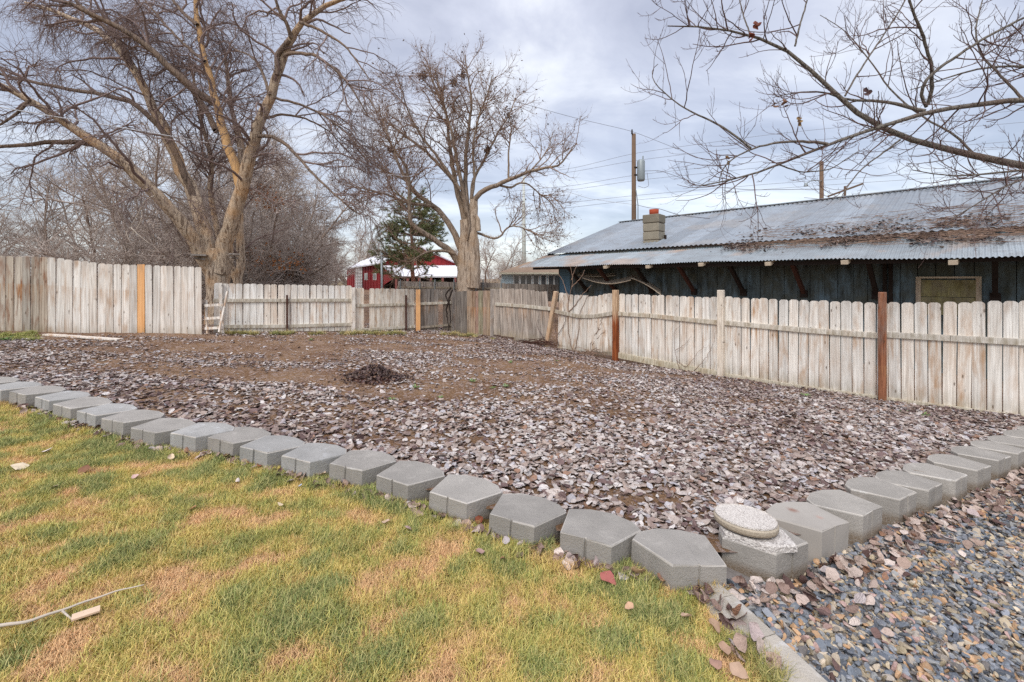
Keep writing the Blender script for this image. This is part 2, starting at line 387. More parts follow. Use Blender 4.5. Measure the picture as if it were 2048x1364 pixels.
# ------------------------------------------------------------ scatter (geometry nodes; uncountable stuff only)
def scatter(name, protos, P, Rt, S, idx, tint, label=None, cat=None, kind='stuff', parent=None):
    col = bpy.data.collections.new(name+'_shapes')
    for i, me in enumerate(protos):
        o = bpy.data.objects.new('%s_shape_%02d' % (name, i), me); col.objects.link(o)
    n = len(P); me = bpy.data.meshes.new(name); me.vertices.add(n); me.vertices.foreach_set('co', np.asarray(P, np.float32).ravel())
    def A(nm, ty, data, key='vector'):
        a = me.attributes.new(nm, ty, 'POINT'); a.data.foreach_set(key, np.ascontiguousarray(data).ravel())
    A('rot', 'FLOAT_VECTOR', np.asarray(Rt, np.float32)); A('scl', 'FLOAT_VECTOR', np.asarray(S, np.float32))
    A('pid', 'INT', np.asarray(idx, np.int32), 'value')
    t4 = np.ones((n, 4), np.float32); t4[:, :3] = tint; A('tint', 'FLOAT_COLOR', t4, 'color')
    o = link(name, me, parent); tag(o, label, cat, None, kind)
    ng = bpy.data.node_groups.new(name+'_spread', 'GeometryNodeTree')
    ng.interface.new_socket('Geometry', in_out='INPUT', socket_type='NodeSocketGeometry'); ng.interface.new_socket('Geometry', in_out='OUTPUT', socket_type='NodeSocketGeometry')
    gi = ng.nodes.new('NodeGroupInput'); go = ng.nodes.new('NodeGroupOutput'); ip = ng.nodes.new('GeometryNodeInstanceOnPoints'); ci = ng.nodes.new('GeometryNodeCollectionInfo')
    ci.inputs[0].default_value = col; ci.inputs['Separate Children'].default_value = True; ci.inputs['Reset Children'].default_value = True
    ip.inputs['Pick Instance'].default_value = True
    def na(nm, ty):
        q = ng.nodes.new('GeometryNodeInputNamedAttribute'); q.data_type = ty; q.inputs[0].default_value = nm; return q.outputs[0]
    ng.links.new(gi.outputs[0], ip.inputs['Points']); ng.links.new(ci.outputs[0], ip.inputs['Instance'])
    ng.links.new(na('pid', 'INT'), ip.inputs['Instance Index']); ng.links.new(na('rot', 'FLOAT_VECTOR'), ip.inputs['Rotation']); ng.links.new(na('scl', 'FLOAT_VECTOR'), ip.inputs['Scale'])
    ng.links.new(ip.outputs[0], go.inputs[0])
    md = o.modifiers.new('spread', 'NODES'); md.node_group = ng
    return o

# ------------------------------------------------------------ layout of the yard
LROW = [(1338,1132,1456,1134),(1118,1065.5,1222,1093),(976,1029,1066.6,1052),(857,986,931.7,1005),(751,951,817,970),(657,929,723,942.5),(563,913,618.7,923.7),(480,894.6,531.6,906.6),(414,876,465,886),(340,868,391,876),(263,858,306,865),(205,839,243,846),(154,824,189,830.6),(108,808,139,817),(70,795,97,801.5)]
RROW = [(1551.6,1113,1615,1087.5),(1645,1063.5,1694,1046),(1722.5,1033.7,1766,1016),(1796,1000,1833,987),(1854,982,1886.6,967),(1905.6,964.5,1938,951),(1954,944,1981.5,932),(1996.5,922,2022,913)]
BH = .15; BW = .30
blocks = []     # (front-middle x, y, yaw)
for a in LROW + RROW:
    A = gp(a[0], a[1], BH-.01); B = gp(a[2], a[3], BH-.01); m = (A+B)/2
    blocks.append([m.x, m.y, math.atan2(B.y-A.y, B.x-A.x)])
nL, nR = len(LROW), len(RROW)
lx, ly = blocks[nL-1][:2]; extraL = [(lx-.47*(i+1)*.94, ly+.47*(i+1)*.33, R(-19)) for i in range(5)]
rx, ry = blocks[nL+nR-1][:2]; extraR = [(rx+.47*(i+1)*.885, ry+.47*(i+1)*.46, R(27)) for i in range(6)]
left_blocks = blocks[:nL] + [list(q) for q in extraL]; right_blocks = blocks[nL:] + [list(q) for q in extraR]
for b in left_blocks[6:]: b[2] = R(-17 + random.uniform(-3, 3))
seq = sorted([(b[0], b[1]) for b in left_blocks+right_blocks]); SX = np.array([q[0] for q in seq]); SY = np.array([q[1] for q in seq])
def rowY(x):    # front line of the block edging
    s0 = (SY[1]-SY[0])/(SX[1]-SX[0]); s1 = (SY[-1]-SY[-2])/(SX[-1]-SX[-2])
    y = np.interp(x, SX, SY)
    return np.where(x < SX[0], SY[0]+(x-SX[0])*s0, np.where(x > SX[-1], SY[-1]+(x-SX[-1])*s1, y))
# right fence line (plan): Y = 12.32 - .876 X
FN = np.array([.659, .752]); FD = np.array([-.752, .659]); FC = 12.32/math.hypot(.876, 1)
def fdist(x, y): return FC - (x*.876 + y)/math.hypot(.876, 1)      # > 0 on the camera side
def fpoint(px, py=561):
    return online(px, py, (0, 12.32), (10, 12.32-8.76))
_dx = np.array([fpoint(p).x for p in (900, 985, 1100, 1230, 1445, 1600, 1765, 2048)]); _dv = np.array([0, -.04, -.085, -.17, -.12, -.10, -.09, 0.0])
def soil(x, y):
    d = np.abs(fdist(x, y)); dip = np.interp(x, _dx, _dv)*np.exp(-(d/1.7)**2)
    rel = (fbm(x*1.1, y*1.1, 3, 3)-.5)*.045 + (fbm(x*5+.4*y, y*7, 9, 3)-.5)*.03
    return G(x, y) + .085 + dip + rel*np.clip((y-rowY(x)-.3)/1.0, .25, 1)
curb_pts = [(1.03, 2.42), (1.07, 2.25), (1.14, 2.0), (1.21, 1.75), (1.33, 1.3), (1.52, .6), (1.8, -.6), (2.2, -2.5)]
CY = np.array([p[1] for p in curb_pts])[::-1]; CX = np.array([p[0] for p in curb_pts])[::-1]
def curbX(y): return np.interp(y, CY, CX)
def GR(x, y): return G(x, y) - .05*np.clip((x-1.22)/.4, 0, 1)      # the gravel lies lower than the lawn along the blocks

def grid_mesh(name, xs, ys, zf, keep, matl):
    X, Y = np.meshgrid(xs, ys); Z = zf(X, Y); n = len(xs)
    V = np.stack([X, Y, Z], -1).reshape(-1, 3)
    i, j = np.meshgrid(np.arange(n-1), np.arange(len(ys)-1)); a = (j*n+i).ravel(); F = np.stack([a, a+1, a+n+1, a+n], 1)
    cx = (X[:-1, :-1]+X[1:, 1:]).ravel()/2; cy = (Y[:-1, :-1]+Y[1:, 1:]).ravel()/2
    F = F[keep(cx, cy)]
    return npmesh(name, V, F, matl, True)
# far terrain
xs = np.concatenate([np.linspace(-900, -20, 23), np.linspace(-18, 16, 35), np.linspace(20, 900, 23)]); ys = np.concatenate([np.linspace(-300, -6, 10), np.linspace(-5, 22, 28), np.linspace(26, 1500, 30)])
o = link('ground', grid_mesh('ground', xs, ys, lambda x, y: G(x, y)-.40, lambda x, y: x > -1e9, TERRAIN)); tag(o, kind='structure')
xs = np.concatenate([np.linspace(-40, -14, 20), np.arange(-13.9, 9, .075), np.linspace(9.2, 34, 20)]); ys = np.concatenate([np.arange(2.2, 14, .075), np.linspace(14.2, 60, 40)])
o = link('garden_bed', grid_mesh('garden_bed', xs, ys, soil, lambda x, y: (y > rowY(x)+.17), SOIL)); tag(o, kind='structure')
xs = np.arange(-16, 3.0, .12); ys = np.arange(-3.5, 11, .12)
o = link('lawn', grid_mesh('lawn', xs, ys, lambda x, y: G(x, y)+(fbm(x*1.5, y*1.5, 5)-.5)*.03, lambda x, y: (y < rowY(x)+.16) & (x < curbX(y)), LAWN)); tag(o, kind='structure')
xs = np.arange(0.8, 14, .15); ys = np.arange(-3.5, 9.5, .15)
o = link('gravel_path', grid_mesh('gravel_path', xs, ys, lambda x, y: GR(x, y)-.012, lambda x, y: (y < rowY(x)+.2) & (x > curbX(y)-.05), GRAVELBASE)); tag(o, kind='structure')

# concrete curb between lawn and gravel, cast in lengths
cu = empty('concrete_curb', (1.1, 2.3, float(G(1.1, 2.3))), 'pale concrete mowing curb between the lawn and the gravel, running from the corner block', 'curb')
for i in range(len(curb_pts)-1):
    (x0, y0), (x1, y1) = curb_pts[i], curb_pts[i+1]; d = Vector((x1-x0, y1-y0, 0)); L = d.length; d.normalize(); p = Vector((-d.y, d.x, 0))
    if p.x < 0: p = -p
    mb = MB(); prof = [(-.10, -.06), (-.10, .006), (-.085, .016), (.0, .036), (.012, .045), (.07, .046), (.085, .034), (.088, -.06)]
    w0, w1 = (.65 if i == 0 else 1), 1
    vs = []
    for (cx_, cy_), w in (((x0, y0), w0), ((x1, y1), w1)):
        z = float(G(cx_, cy_))
        e_ = d*.0025*(1 if w is w0 and (cx_, cy_) == (x0, y0) else -1)
        for a, h in prof: vs.append(Vector((cx_, cy_, z+h)) + p*a*w + e_)
    n = len(prof); mb.add(vs, [(k, (k+1) % n, n+(k+1) % n, n+k) for k in range(n)] + [tuple(range(n))[::-1], tuple(range(n, 2*n))])
    mb.build('curb_length', CURB, cu)

# ------------------------------------------------------------ wall blocks
def block_mesh(mirror=False):
    pl = [(-.15, 0), (-.012, 0), (-.008, 0), (-.004, .010), (.004, .010), (.008, 0), (.012, 0), (.15, 0), (.285, .245), (.225, .315), (.09, .352), (-.05, .338), (-.178, .275)]
    if mirror: pl = [(-x, y) for x, y in pl][::-1]
    cx_, cy_ = 0, .16; vs = []
    for z, s in ((-.07, 1), (BH-.008, 1), (BH-.002, .987), (BH, .966)):
        for x, y in pl: vs.append((cx_+(x-cx_)*s, cy_+(y-cy_)*s + (.0 if s == 1 else 0), z))
    n = len(pl); fs = []
    for k in range(3):
        for i in range(n): fs.append((k*n+i, k*n+(i+1) % n, (k+1)*n+(i+1) % n, (k+1)*n+i))
    fs.append(tuple(3*n+i for i in range(n))); fs.append(tuple(range(n))[::-1])
    me = bpy.data.meshes.new('wall_block'); me.from_pydata(vs, [], fs); me.update()
    for k_, p_ in enumerate(me.polygons): p_.material_index = 1 if n <= k_ < 3*n and random.random() < .8 else 0
    bm = bmesh.new(); bm.from_mesh(me); bmesh.ops.triangulate(bm, faces=[f for f in bm.faces if len(f.verts) > 4])
    random.seed(random.random())
    for v in bm.verts:
        k_ = .0045 if random.random() < .25 else .002; v.co += Vector([random.uniform(-k_, k_) for _ in range(3)])
    bm.to_mesh(me); bm.free(); return me
variants = [block_mesh() for _ in range(6)]; varM = [block_mesh(True) for _ in range(6)]; varB = [block_mesh() for _ in range(4)]
for me in variants: me.materials.append(CONC)
for me in varM: me.materials.append(CONC)
for me in varB: me.materials.append(CONC_B)
for me in variants+varM+varB: me.materials.append(CONC_E)
ordn = ['', 'first', 'second', 'third', 'fourth', 'fifth', 'sixth', 'seventh', 'eighth', 'ninth', 'tenth', 'eleventh', 'twelfth', 'thirteenth', 'fourteenth', 'fifteenth', 'sixteenth', 'seventeenth', 'eighteenth', 'nineteenth']
for i, (x, y, rz) in enumerate(left_blocks):
    pale = i in (6, 7, 9, 12, 14, 16)
    o = link('wall_block', random.choice(varM if i == 0 else varB if pale else variants)); o.location = (x, y, float(G(x, y))-.004+random.uniform(-.004, .004)); o.rotation_euler = (random.uniform(-.012, .012), .045+random.uniform(-.012, .012), rz+R(random.uniform(-4, 4)))
    v = random.uniform(.9, 1.06); o.color = (v, v, v, 1)
    tag(o, 'grey concrete wall block at the corner where the lawn row meets the gravel row' if i == 0 else '%s %s concrete wall block to the left of the corner block, edging the lawn' % (ordn[i], 'pale bluish' if pale else 'grey'), 'wall block', 'concrete blocks edging the planting bed')
for i, (x, y, rz) in enumerate(right_blocks):
    o = link('wall_block', random.choice(varM)); o.location = (x, y, float(G(x, y))-.004+random.uniform(-.004, .004)); o.rotation_euler = (random.uniform(-.012, .012), .045+random.uniform(-.012, .012), rz+R(random.uniform(-4, 4)))
    v = random.uniform(.95, 1.1); o.color = (v, v*.995, v*.98, 1)
    if i == 0: lb = 'concrete wall block carrying the stacked round and angular stepping stones'
    elif i == 1: lb = 'concrete wall block with reddish stains on top, just right of the stepping stones'
    else: lb = '%s concrete wall block beyond the red stained one, edging the gravel' % ordn[i-1]
    tag(o, lb, 'wall block', 'concrete blocks edging the planting bed')
    if i == 1:
        o.data = o.data.copy(); o.data.materials.clear(); m = M('stained_block', .85, .25); v_ = m.co('Object')
        n_ = m.noise(v_, 5, 6); c_ = m.mix(n_, srgb(144, 138, 130), srgb(174, 168, 160))
        def blob(cx_, cy_, r_):
            sb = m.n('ShaderNodeVectorMath', operation='DISTANCE'); m.L.new(v_, sb.inputs[0]); sb.inputs[1].default_value = (cx_, cy_, BH)
            return m.ramp(m.math('ADD', sb.outputs['Value'], m.math('MULTIPLY', m.noise(v_, 24, 5, .7), .07)), [(r_*.7, g(.75)), (r_+.025, g(0))])
        c_ = m.mix(blob(-.05, .24, .055), c_, srgb(128, 84, 66)); c_ = m.mix(m.math('MULTIPLY', blob(.03, .11, .04), .7), c_, srgb(176, 118, 100)); m.col(c_); o.data.materials.append(m.m); o.data.materials.append(CONC_E)

# stepping stones on the block
p = gp(1508, 1068, BH+.05); bz = float(G(right_blocks[0][0], right_blocks[0][1]))+BH-.003
q1_ = gp(1518, 1068, BH+.03); q2_ = gp(1491, 1034, BH+.085); sx_, sy_ = q1_.x-.02, q1_.y+.01
mb = MB(); ang = [(.235, .04), (.215, -.135), (.02, -.165), (-.22, -.01), (-.21, .09), (-.07, .17), (.14, .15)]
cz = bz+.004; n = len(ang); vs = [Vector((sx_+a*.84, sy_+b*.86, cz+h+a*(-.04))) for h, s in ((0, 1), (.034, 1), (.042, .96)) for a, b in [(q[0]*s, q[1]*s) for q in ang]]
mb.add(vs, [(k*n+i, k*n+(i+1) % n, (k+1)*n+(i+1) % n, (k+1)*n+i) for k in range(2) for i in range(n)] + [tuple(range(n))[::-1], tuple(range(2*n, 3*n))])
for k, f in enumerate(mb.f):
    pass
o = mb.build('stepping_stone', PAV2); tag(o, 'angular grey exposed aggregate paver lying on the block beneath the round one', 'stepping stone')
st = empty('round_stepping_stone', (q2_.x, q2_.y, cz+.050), 'round cream rimmed stepping stone with white aggregate top, lying on the angular paver', 'stepping stone')
st.rotation_euler = (R(-4), R(3), 0)
def disc(r, z0, z1, name, matl, ch=.006):
    mb = MB(); n = 44; vs = []
    for z, rr in ((z0, r-.004), (z0+.01, r), (z1-ch, r), (z1, r-ch)):
        for k in range(n): a = 2*math.pi*k/n; q = rr*(1+.006*math.sin(3*a)); vs.append((q*math.cos(a), q*math.sin(a), z))
    mb.add(vs, [(j*n+k, j*n+(k+1) % n, (j+1)*n+(k+1) % n, (j+1)*n+k) for j in range(3) for k in range(n)]+[tuple(range(n))[::-1], tuple(range(3*n, 4*n))])
    me = bpy.data.meshes.new(name); me.from_pydata(mb.v, [], mb.f); me.update(); o = link(name, me, st, matl, world_space=False); return o
disc(.178, 0, .038, 'rim', CREAM, .008); disc(.171, .0385, .043, 'aggregate_top', PAV1, .003)

# ------------------------------------------------------------ fences
def picket_mesh(w, ear=.035, t=.018, bend=0):
    h = w/2; e1 = min(ear, h*.5); zt = 1.0; ez = .022
    out = [(-h, 0), (h, 0), (h, zt-ez), (h-e1*.35, zt-ez*.42), (h-e1, zt), (-h+e1, zt), (-h+e1*.35, zt-ez*.42), (-h, zt-ez)]
    if ear == 0: out = [(-h, 0), (h, 0), (h, zt), (-h, zt)]
    n = len(out); vs = [(x, -t/2, z) for x, z in out]+[(x, t/2, z) for x, z in out]
    fs = [tuple(range(n)), tuple(range(2*n-1, n-1, -1))]+[(i, i+n, (i+1) % n+n, (i+1) % n) for i in range(n)]
    me = bpy.data.meshes.new('picket'); me.from_pydata(vs, [], fs); me.update(); return me
class Fence:
    def __init__(s, A, B, label, name='picket_fence'):
        s.A, s.B = Vector((A[0], A[1], 0)), Vector((B[0], B[1], 0)); s.d = (s.B-s.A).normalized(); s.yaw = math.atan2(s.d.y, s.d.x)
        n = Vector((s.d.y, -s.d.x, 0)); s.n = n if n.dot(-s.A) > 0 else -n      # towards the camera
        s.root = empty(name, (s.A.x, s.A.y, float(soil(s.A.x, s.A.y))), label, 'fence')
    def s_of(s, px): q = online(px, 561, s.A, s.B); return (Vector((q.x, q.y, 0))-s.A).dot(s.d)
    def pt(s, px, py, off=0): return online(px, py, s.A, s.B) + s.n*off
    def curve(s, keys):
        S = [s.s_of(k[0]) for k in keys]; Z = [s.pt(*k).z for k in keys]; o = np.argsort(S)
        return lambda u: float(np.interp(u, np.array(S)[o], np.array(Z)[o]))
    def pickets(s, x0, x1, top, bot, mesh, w, gap=.006, colf=None, lean=lambda u: 0, skip=(), off=0, jit=.008, mats=None, depthf=lambda u: 0, name='picket'):
        u0, u1 = sorted((s.s_of(x0), s.s_of(x1))); n = max(1, round((u1-u0)/(w+gap))); st_ = (u1-u0)/n; tf, bf = s.curve(top), s.curve(bot)
        for i in range(n):
            u = u0+(i+.5)*st_
            if i in skip: continue
            zb, zt = bf(u)+random.uniform(-jit, jit), tf(u)+random.uniform(-jit, jit)
            o = link(name, mesh, s.root); q = s.A+s.d*u+s.n*(off+random.uniform(-.004, .004)+depthf(u)); o.location = (q.x, q.y, zb)
            o.rotation_euler = (R(random.uniform(-.6, .6)), lean(u)+R(random.uniform(-.5, .5)), s.yaw+R(random.uniform(-1.5, 1.5)))
            o.scale = ((st_-gap)/w, 1, zt-zb)
            c = colf(i, u, n) if colf else (1, 1, 1, .5); o.color = c
    def rail(s, keys, h, t=.035, off=.03, matl=None, col=(1, 1, 1, .4), name='rail', per=True):
        pts = [s.pt(k[0], k[1], off) for k in keys]
        for a, b in zip(pts[:-1], pts[1:]):
            mid = (a+b)/2; L = (b-a).length; me = box_mesh(L-.004, t, h)
            o = link(name, me, s.root, matl); o.location = mid; dv = b-a; o.rotation_euler = (0, -math.asin(dv.z/L), math.atan2(dv.y, dv.x)); o.color = col
            if not me.materials: me.materials.append(matl)
    def post(s, px, ytop, ybot, w, matl, off=.07, lean=0, col=(1, 1, 1, .6), name='post', px2=None, dp=None):
        a = s.pt(px, ybot, off); b = s.pt(px2 if px2 else px, ytop, off); a = a + (a-b).normalized()*.06
        me = box_mesh(w, dp or w, (b-a).length, True); o = link(name, me, s.root, matl); o.location = a
        dv = (b-a).normalized(); q = Vector((0, 0, 1)).rotation_difference(dv); e_ = (q.to_matrix() @ Matrix.Rotation(s.yaw, 3, 'Z')).to_euler(); o.rotation_euler = e_; o.color = col
        return o
def box_mesh(x, y, z, base=False):
    me = bpy.data.meshes.new('bar'); z0 = 0 if base else -z/2; c = min(x, y, z)*.06
    bm = bmesh.new(); bmesh.ops.create_cube(bm, size=1)
    for v in bm.verts: v.co = Vector((v.co.x*x, v.co.y*y, (v.co.z+.5)*z+z0))
    bmesh.ops.bevel(bm, geom=list(bm.edges), offset=c, segments=1, affect='EDGES'); bm.to_mesh(me); bm.free(); return me
def tint(lo, hi, warm=0, alo=.1, ahi=1):
    def f(i, u, n):
        v = random.uniform(lo, hi); w = random.uniform(-warm, warm); return (v*(1+w), v, v*(1-w), random.uniform(alo, ahi))
    return f
PG = picket_mesh(.14); PG.materials.append(W_GREY)
PO = picket_mesh(.14); PO.materials.append(W_OLD)
PP = picket_mesh(.14); PP.materials.append(W_PEEL)
PF = picket_mesh(.14, 0); PF.materials.append(W_OLD)
PN = picket_mesh(.14, 0); PN.materials.append(W_NEW)
# tall left fence
A = gp(0, 662, .085); B = gp(404, 668, .085)
fl = Fence(A, B, 'tall grey board fence at the left with one fresh orange board among weathered ones')
topk = [(-400, 498), (0, 511), (90, 514), (130, 518), (170, 522), (200, 527), (300, 530), (404, 534)]; botk = [(-400, 655), (0, 664), (80, 668), (180, 671), (404, 672)]
fl.pickets(-260, 95, topk, botk, PP, .145, .006, tint(.70, 1.02, .05, .6, 1))
fl.pickets(95, 275, topk, botk, PG, .145, .006, tint(.80, 1.0, .02, .2, .9))
fl.pickets(275, 290, [(275, 529), (290, 529)], [(275, 671), (290, 671)], PN, .145, .004, lambda i, u, n: (1, 1, 1, .2)); fl.root.children[-1]['label'] = 'fresh orange replacement board' if fl.root.children else ''
fl.pickets(291, 404, topk, botk, PG, .145, .006, tint(.88, 1.04, .02, .1, .5))
fl.rail([(-260, 560), (404, 565)], .09, .038, -.03, W_OLD); fl.rail([(-260, 640), (404, 645)], .09, .038, -.03, W_OLD)

# low back fence
A = gp(426, 665, .085); B = gp(708, 662, .085)
fb = Fence(A, B, 'low whitish picket fence with two rails behind the bed, right of the tall fence')
fb.pickets(427, 704, [(427, 566), (560, 569), (704, 571)], [(427, 663), (704, 662)], PG, .135, .02, tint(.92, 1.08, .04, .1, .8), off=0)
fb.rail([(426, 601), (560, 600.5), (706, 600)], .085, .036, .03, W_GREY, (.86, .86, .84, .3)); fb.rail([(430, 653), (570, 652), (706, 648)], .085, .036, .03, W_GREY, (.9, .9, .88, .3))
fb.post(574, 590, 664, .045, RUST, .08, name='steel_post')
fb.post(706, 575, 662, .10, W_GREY, .06)
fb.post(442, 566, 662, .07, W_GREY, .07)
# lower section, greyer to the right
A = gp(708, 662, .085); B = gp(908, 661, .085)
fc = Fence(A, B, 'low grey picket fence with one missing picket, in front of the red barn')
def greyer(i, u, n):
    k = i/n; v = (1.0-.35*k)*random.uniform(.85, 1.05); return (v, v*.985, v*.95, random.uniform(.2, .9))
fc.pickets(707, 829, [(707, 576), (829, 577.5)], [(707, 662), (829, 660)], PG, .135, .012, greyer, skip=(2,))
fc.pickets(841, 903, [(841, 577), (905, 579)], [(841, 661), (905, 659)], PO, .135, .012, tint(.55, 1.0, .04, .3, 1), skip=(4,))
fc.rail([(707, 611), (830, 608), (905, 605)], .075, .036, .03, W_GREY, (.78, .77, .74, .4)); fc.rail([(707, 660), (830, 653)], .075, .036, .03, W_GREY, (.8, .8, .78, .4)); fc.rail([(838, 655), (905, 649)], .06, .036, .03, W_OLD)
fc.post(835, 579, 664, .125, W_NEW, .075, dp=.03, name='picket')['label'] = 'fresh orange board'
fc.post(811, 590, 664, .045, RUST, .08, name='steel_post')
fc.post(905, 580, 664, .09, W_OLD, .05)
# dark corner panel
A = gp(911, 664, .085); B = Vector((fpoint(984).x, fpoint(984).y, 0))
fd = Fence(A, B, 'dark weathered board panel closing the far corner of the bed', 'board_panel')
fd.root['category'] = 'fence panel'
fd.pickets(911, 934, [(911, 584), (934, 582)], [(911, 664), (934, 668)], PF, .12, .004, tint(.50, .62, .01, 0, .3))
fd.pickets(934, 982, [(934, 582), (982, 581)], [(934, 668), (982, 675)], PF, .12, .004, lambda i, u, n: (random.uniform(.85, 1.05)*(1.06 if i % 3 else 1), random.uniform(.8, .95), random.uniform(.68, .8), random.uniform(.4, 1)))
fd.rail([(909, 605), (984, 605)], .08, .036, -.03, W_OLD)
fd.post(985, 578, 677, .11, W_OLD, .0)
# right fence, old leaning stretch
E0 = (0, 12.32); E1 = (10, 3.56)
fe = Fence(E1, E0, 'old grey leaning picket fence with sagging rail on the far right side'); 
def leanf(u): return 0
tk = [(986, 577), (1030, 577), (1104, 584), (1118, 586), (1160, 590), (1185, 592), (1229, 586)]; bk = [(986, 668), (1100, 688), (1118, 696), (1160, 702), (1229, 704)]
def bow(u): return 0
s1 = fe.s_of(1110)
fe.pickets(987, 1101, tk, bk, PO, .14, .006, lambda i, u, n: (lambda v: (v, v*.985, v*.965, random.uniform(.1, .8)))(random.uniform(1.0, 1.35)), lean=lambda u: R(3.5), jit=.015)
fe.pickets(1116, 1229, tk, bk, PG, .14, .006, tint(.72, .95, .03, .3, 1), lean=lambda u: R(3.0)*math.sin((u-s1)*2.2), jit=.015, depthf=lambda u: .05*math.sin(max(0, (s1-u))*1.5))
fe.rail([(992, 608), (1048, 612), (1105, 618)], .09, .036, .03, W_GREY, (.82, .82, .8, .4)); fe.rail([(1113, 622), (1160, 632), (1192, 632), (1229, 626)], .09, .036, .07, W_GREY, (.72, .71, .69, .4))
fe.rail([(1030, 677), (1098, 689)], .09, .036, .03, W_OLD); fe.rail([(1188, 706), (1229, 707)], .09, .036, .03, W_OLD)
fe.post(1096, 583, 698, .105, W_TAN, .08, px2=1116)
# right fence, sound stretch
fr = Fence(E1, E0, 'pale dog ear picket fence with brown posts along the right side of the bed')
tk = [(1238, 588), (1438, 594), (1450, 593), (1600, 600), (1760, 605), (1775, 604), (1900, 604), (2048, 602), (2400, 596)]; bk = [(1238, 708), (1438, 748), (1450, 748), (1600, 770), (1760, 797), (2048, 832), (2400, 880)]
fr.pickets(1239, 1437, tk, bk, PG, .14, .012, tint(.84, 1.04, .025, .3, 1), jit=.011)
fr.pickets(1449, 2700, tk, bk, PG, .14, .012, tint(.90, 1.05, .025, .3, 1), jit=.010)
fr.rail([(1238, 627), (1300, 631), (1438, 645)], .09, .036, .03, W_GREY, (.88, .86, .82, .6)); fr.rail([(1450, 645), (1600, 659), (1758, 671)], .09, .036, .03, W_GREY, (.96, .95, .93, .3)); fr.rail([(1773, 669), (1900, 676), (2048, 684), (2400, 704)], .09, .036, .03, W_GREY, (.9, .9, .9, .2))
fr.rail([(1238, 710), (1340, 730), (1438, 748)], .13, .036, .03, W_GREY, (.86, .84, .74, .5), 'kick_board'); fr.rail([(1450, 752), (1600, 776), (1758, 799), (2048, 838), (2400, 886)], .12, .036, .03, W_GREY, (.9, .88, .8, .4), 'kick_board')
for (x, yt, yb, w, mt, c) in ((1234, 580, 722, .115, W_POST, (1, 1, 1, 1)), (1444, 580, 750, .115, W_GREY, (1.0, .95, .88, .3)), (1765, 584, 801, .105, W_RED, (1, 1, 1, .6))):
    fr.post(x, yt, yb, w, mt, .07, col=c)

# wooden rack / short ladder by the tree
A = at(414, 664, 10.5); ld = empty('wooden_ladder', (A.x, A.y, A.z), 'short weathered wooden ladder frame standing by the end of the tall fence', 'ladder')
for (a, b) in (((415, 668), (412, 600)), ((446, 667), (441, 604))):
    mb = MB(); mb.bar(at(*a, 10.5), at(*b, 10.6), .05, .035); o = mb.build('rail', W_GREY, ld)
for y in (610, 636, 656):
    mb = MB(); mb.bar(at(410, y+1, 10.48), at(447, y-1, 10.48), .03, .06); o = mb.build('rung', W_GREY, ld)
mb = MB(); mb.bar(at(438, 664, 10.4), at(455, 582, 10.55), .03, .04); o = mb.build('leaning_stick', W_GREY); tag(o, 'thin grey green stake leaning against the low fence beside the ladder', 'stake')
mb = MB(); a, b = gp(92, 669, .10), gp(240, 679, .10); mb.bar(a, b, .14, .03); o = mb.build('loose_board', W_GREY); tag(o, 'loose grey board lying on the soil at the foot of the tall fence', 'board')

# ------------------------------------------------------------ metal-roofed outbuilding on the right
BD = Vector((-.6857, .728, 0)); BN = Vector((.728, .6857, 0))
def bp(px, D, z): Y = D/(.728*(px-1024)/FPX+.6857); return Vector(((px-1024)/FPX*Y, Y, z))
def bpt(s, D, z): return BN*D - BD*s + Vector((0, 0, z))     # s grows to the right (nearer)
def s_at(px, D): q = bp(px, D, 0); return -(q-BN*D).dot(BD)
bl = empty('outbuilding', bpt(s_at(1500, 13.3), 13.3, -.45), 'long low outbuilding with corrugated metal roof, awning and peeling blue boards behind the right fence', 'building')
DA, DW, DM, DR = 11.94, 13.30, 13.44, 18.74
S0, S1 = s_at(1095, DM), s_at(1095, DM)+17.0
ZE, ZM, ZR = 2.10, 2.66, 4.41
def roof_sheet(s0, s1, DL, zL, DU, zU, amp, pitch, matl, name, sag=None, ragged=0):
    n = max(6, int((s1-s0)/pitch*8)); ss = np.linspace(s0, s1, n+1); rows = 4; V = []
    r0 = random.uniform(-ragged, ragged)
    for j in range(rows):
        t = j/(rows-1)
        for s_ in ss:
            D = DL+(DU-DL)*t - (r0 if j == 0 else 0); z = zL+(zU-zL)*t + amp*math.sin(2*math.pi*s_/pitch)
            if sag: z += sag(s_)*(1-t)
            V.append(bpt(s_, D, z))
    w = n+1; F = [(j*w+i, j*w+i+1, (j+1)*w+i+1, (j+1)*w+i) for j in range(rows-1) for i in range(n)]
    me = npmesh(name, np.array([tuple(v) for v in V]), F, matl, True); o = link(name, me, bl); v = random.uniform(.82, 1.12); o.color = (v, v, v, random.uniform(.1, 1)); return o
k = 0; s_ = S0
while s_ < S1:
    roof_sheet(s_, s_+.66+.03, DM-.06, ZM+.05-.02+.002*(k % 2), DR, ZR+.05, .017, .15, ROOF_M, 'roof_sheet'); s_ += .66; k += 1
sagf = lambda s_: -.085*max(0, (s_-s_at(1540, DA))/(s_at(2048, DA)-s_at(1540, DA)))**1.0 + .012*math.sin(s_*2.1)
sA = s_at(1037, DA); k = 0
while sA < S1:
    o = roof_sheet(sA, sA+.66+.05, DA, ZE+.003*(k % 2), DM+.12, ZM-.0+.003*(k % 2), .012, .076, ROOF_A, 'awning_sheet', sagf, .03); sA += .66; k += 1
# ridge cap
mb = MB(); mb.bar(bpt(S0, DR, ZR+.075), bpt(S1, DR, ZR+.075), .24, .03); mb.build('ridge_cap', ROOF_M, bl)
mb = MB(); mb.add([bpt(s_, D_, z_) for s_ in (S0+.02, S1) for D_, z_ in ((DR, ZR), (DR+5.3, ZM))], [(0, 1, 3, 2)]); mb.build('far_roof', ROOF_M, bl)
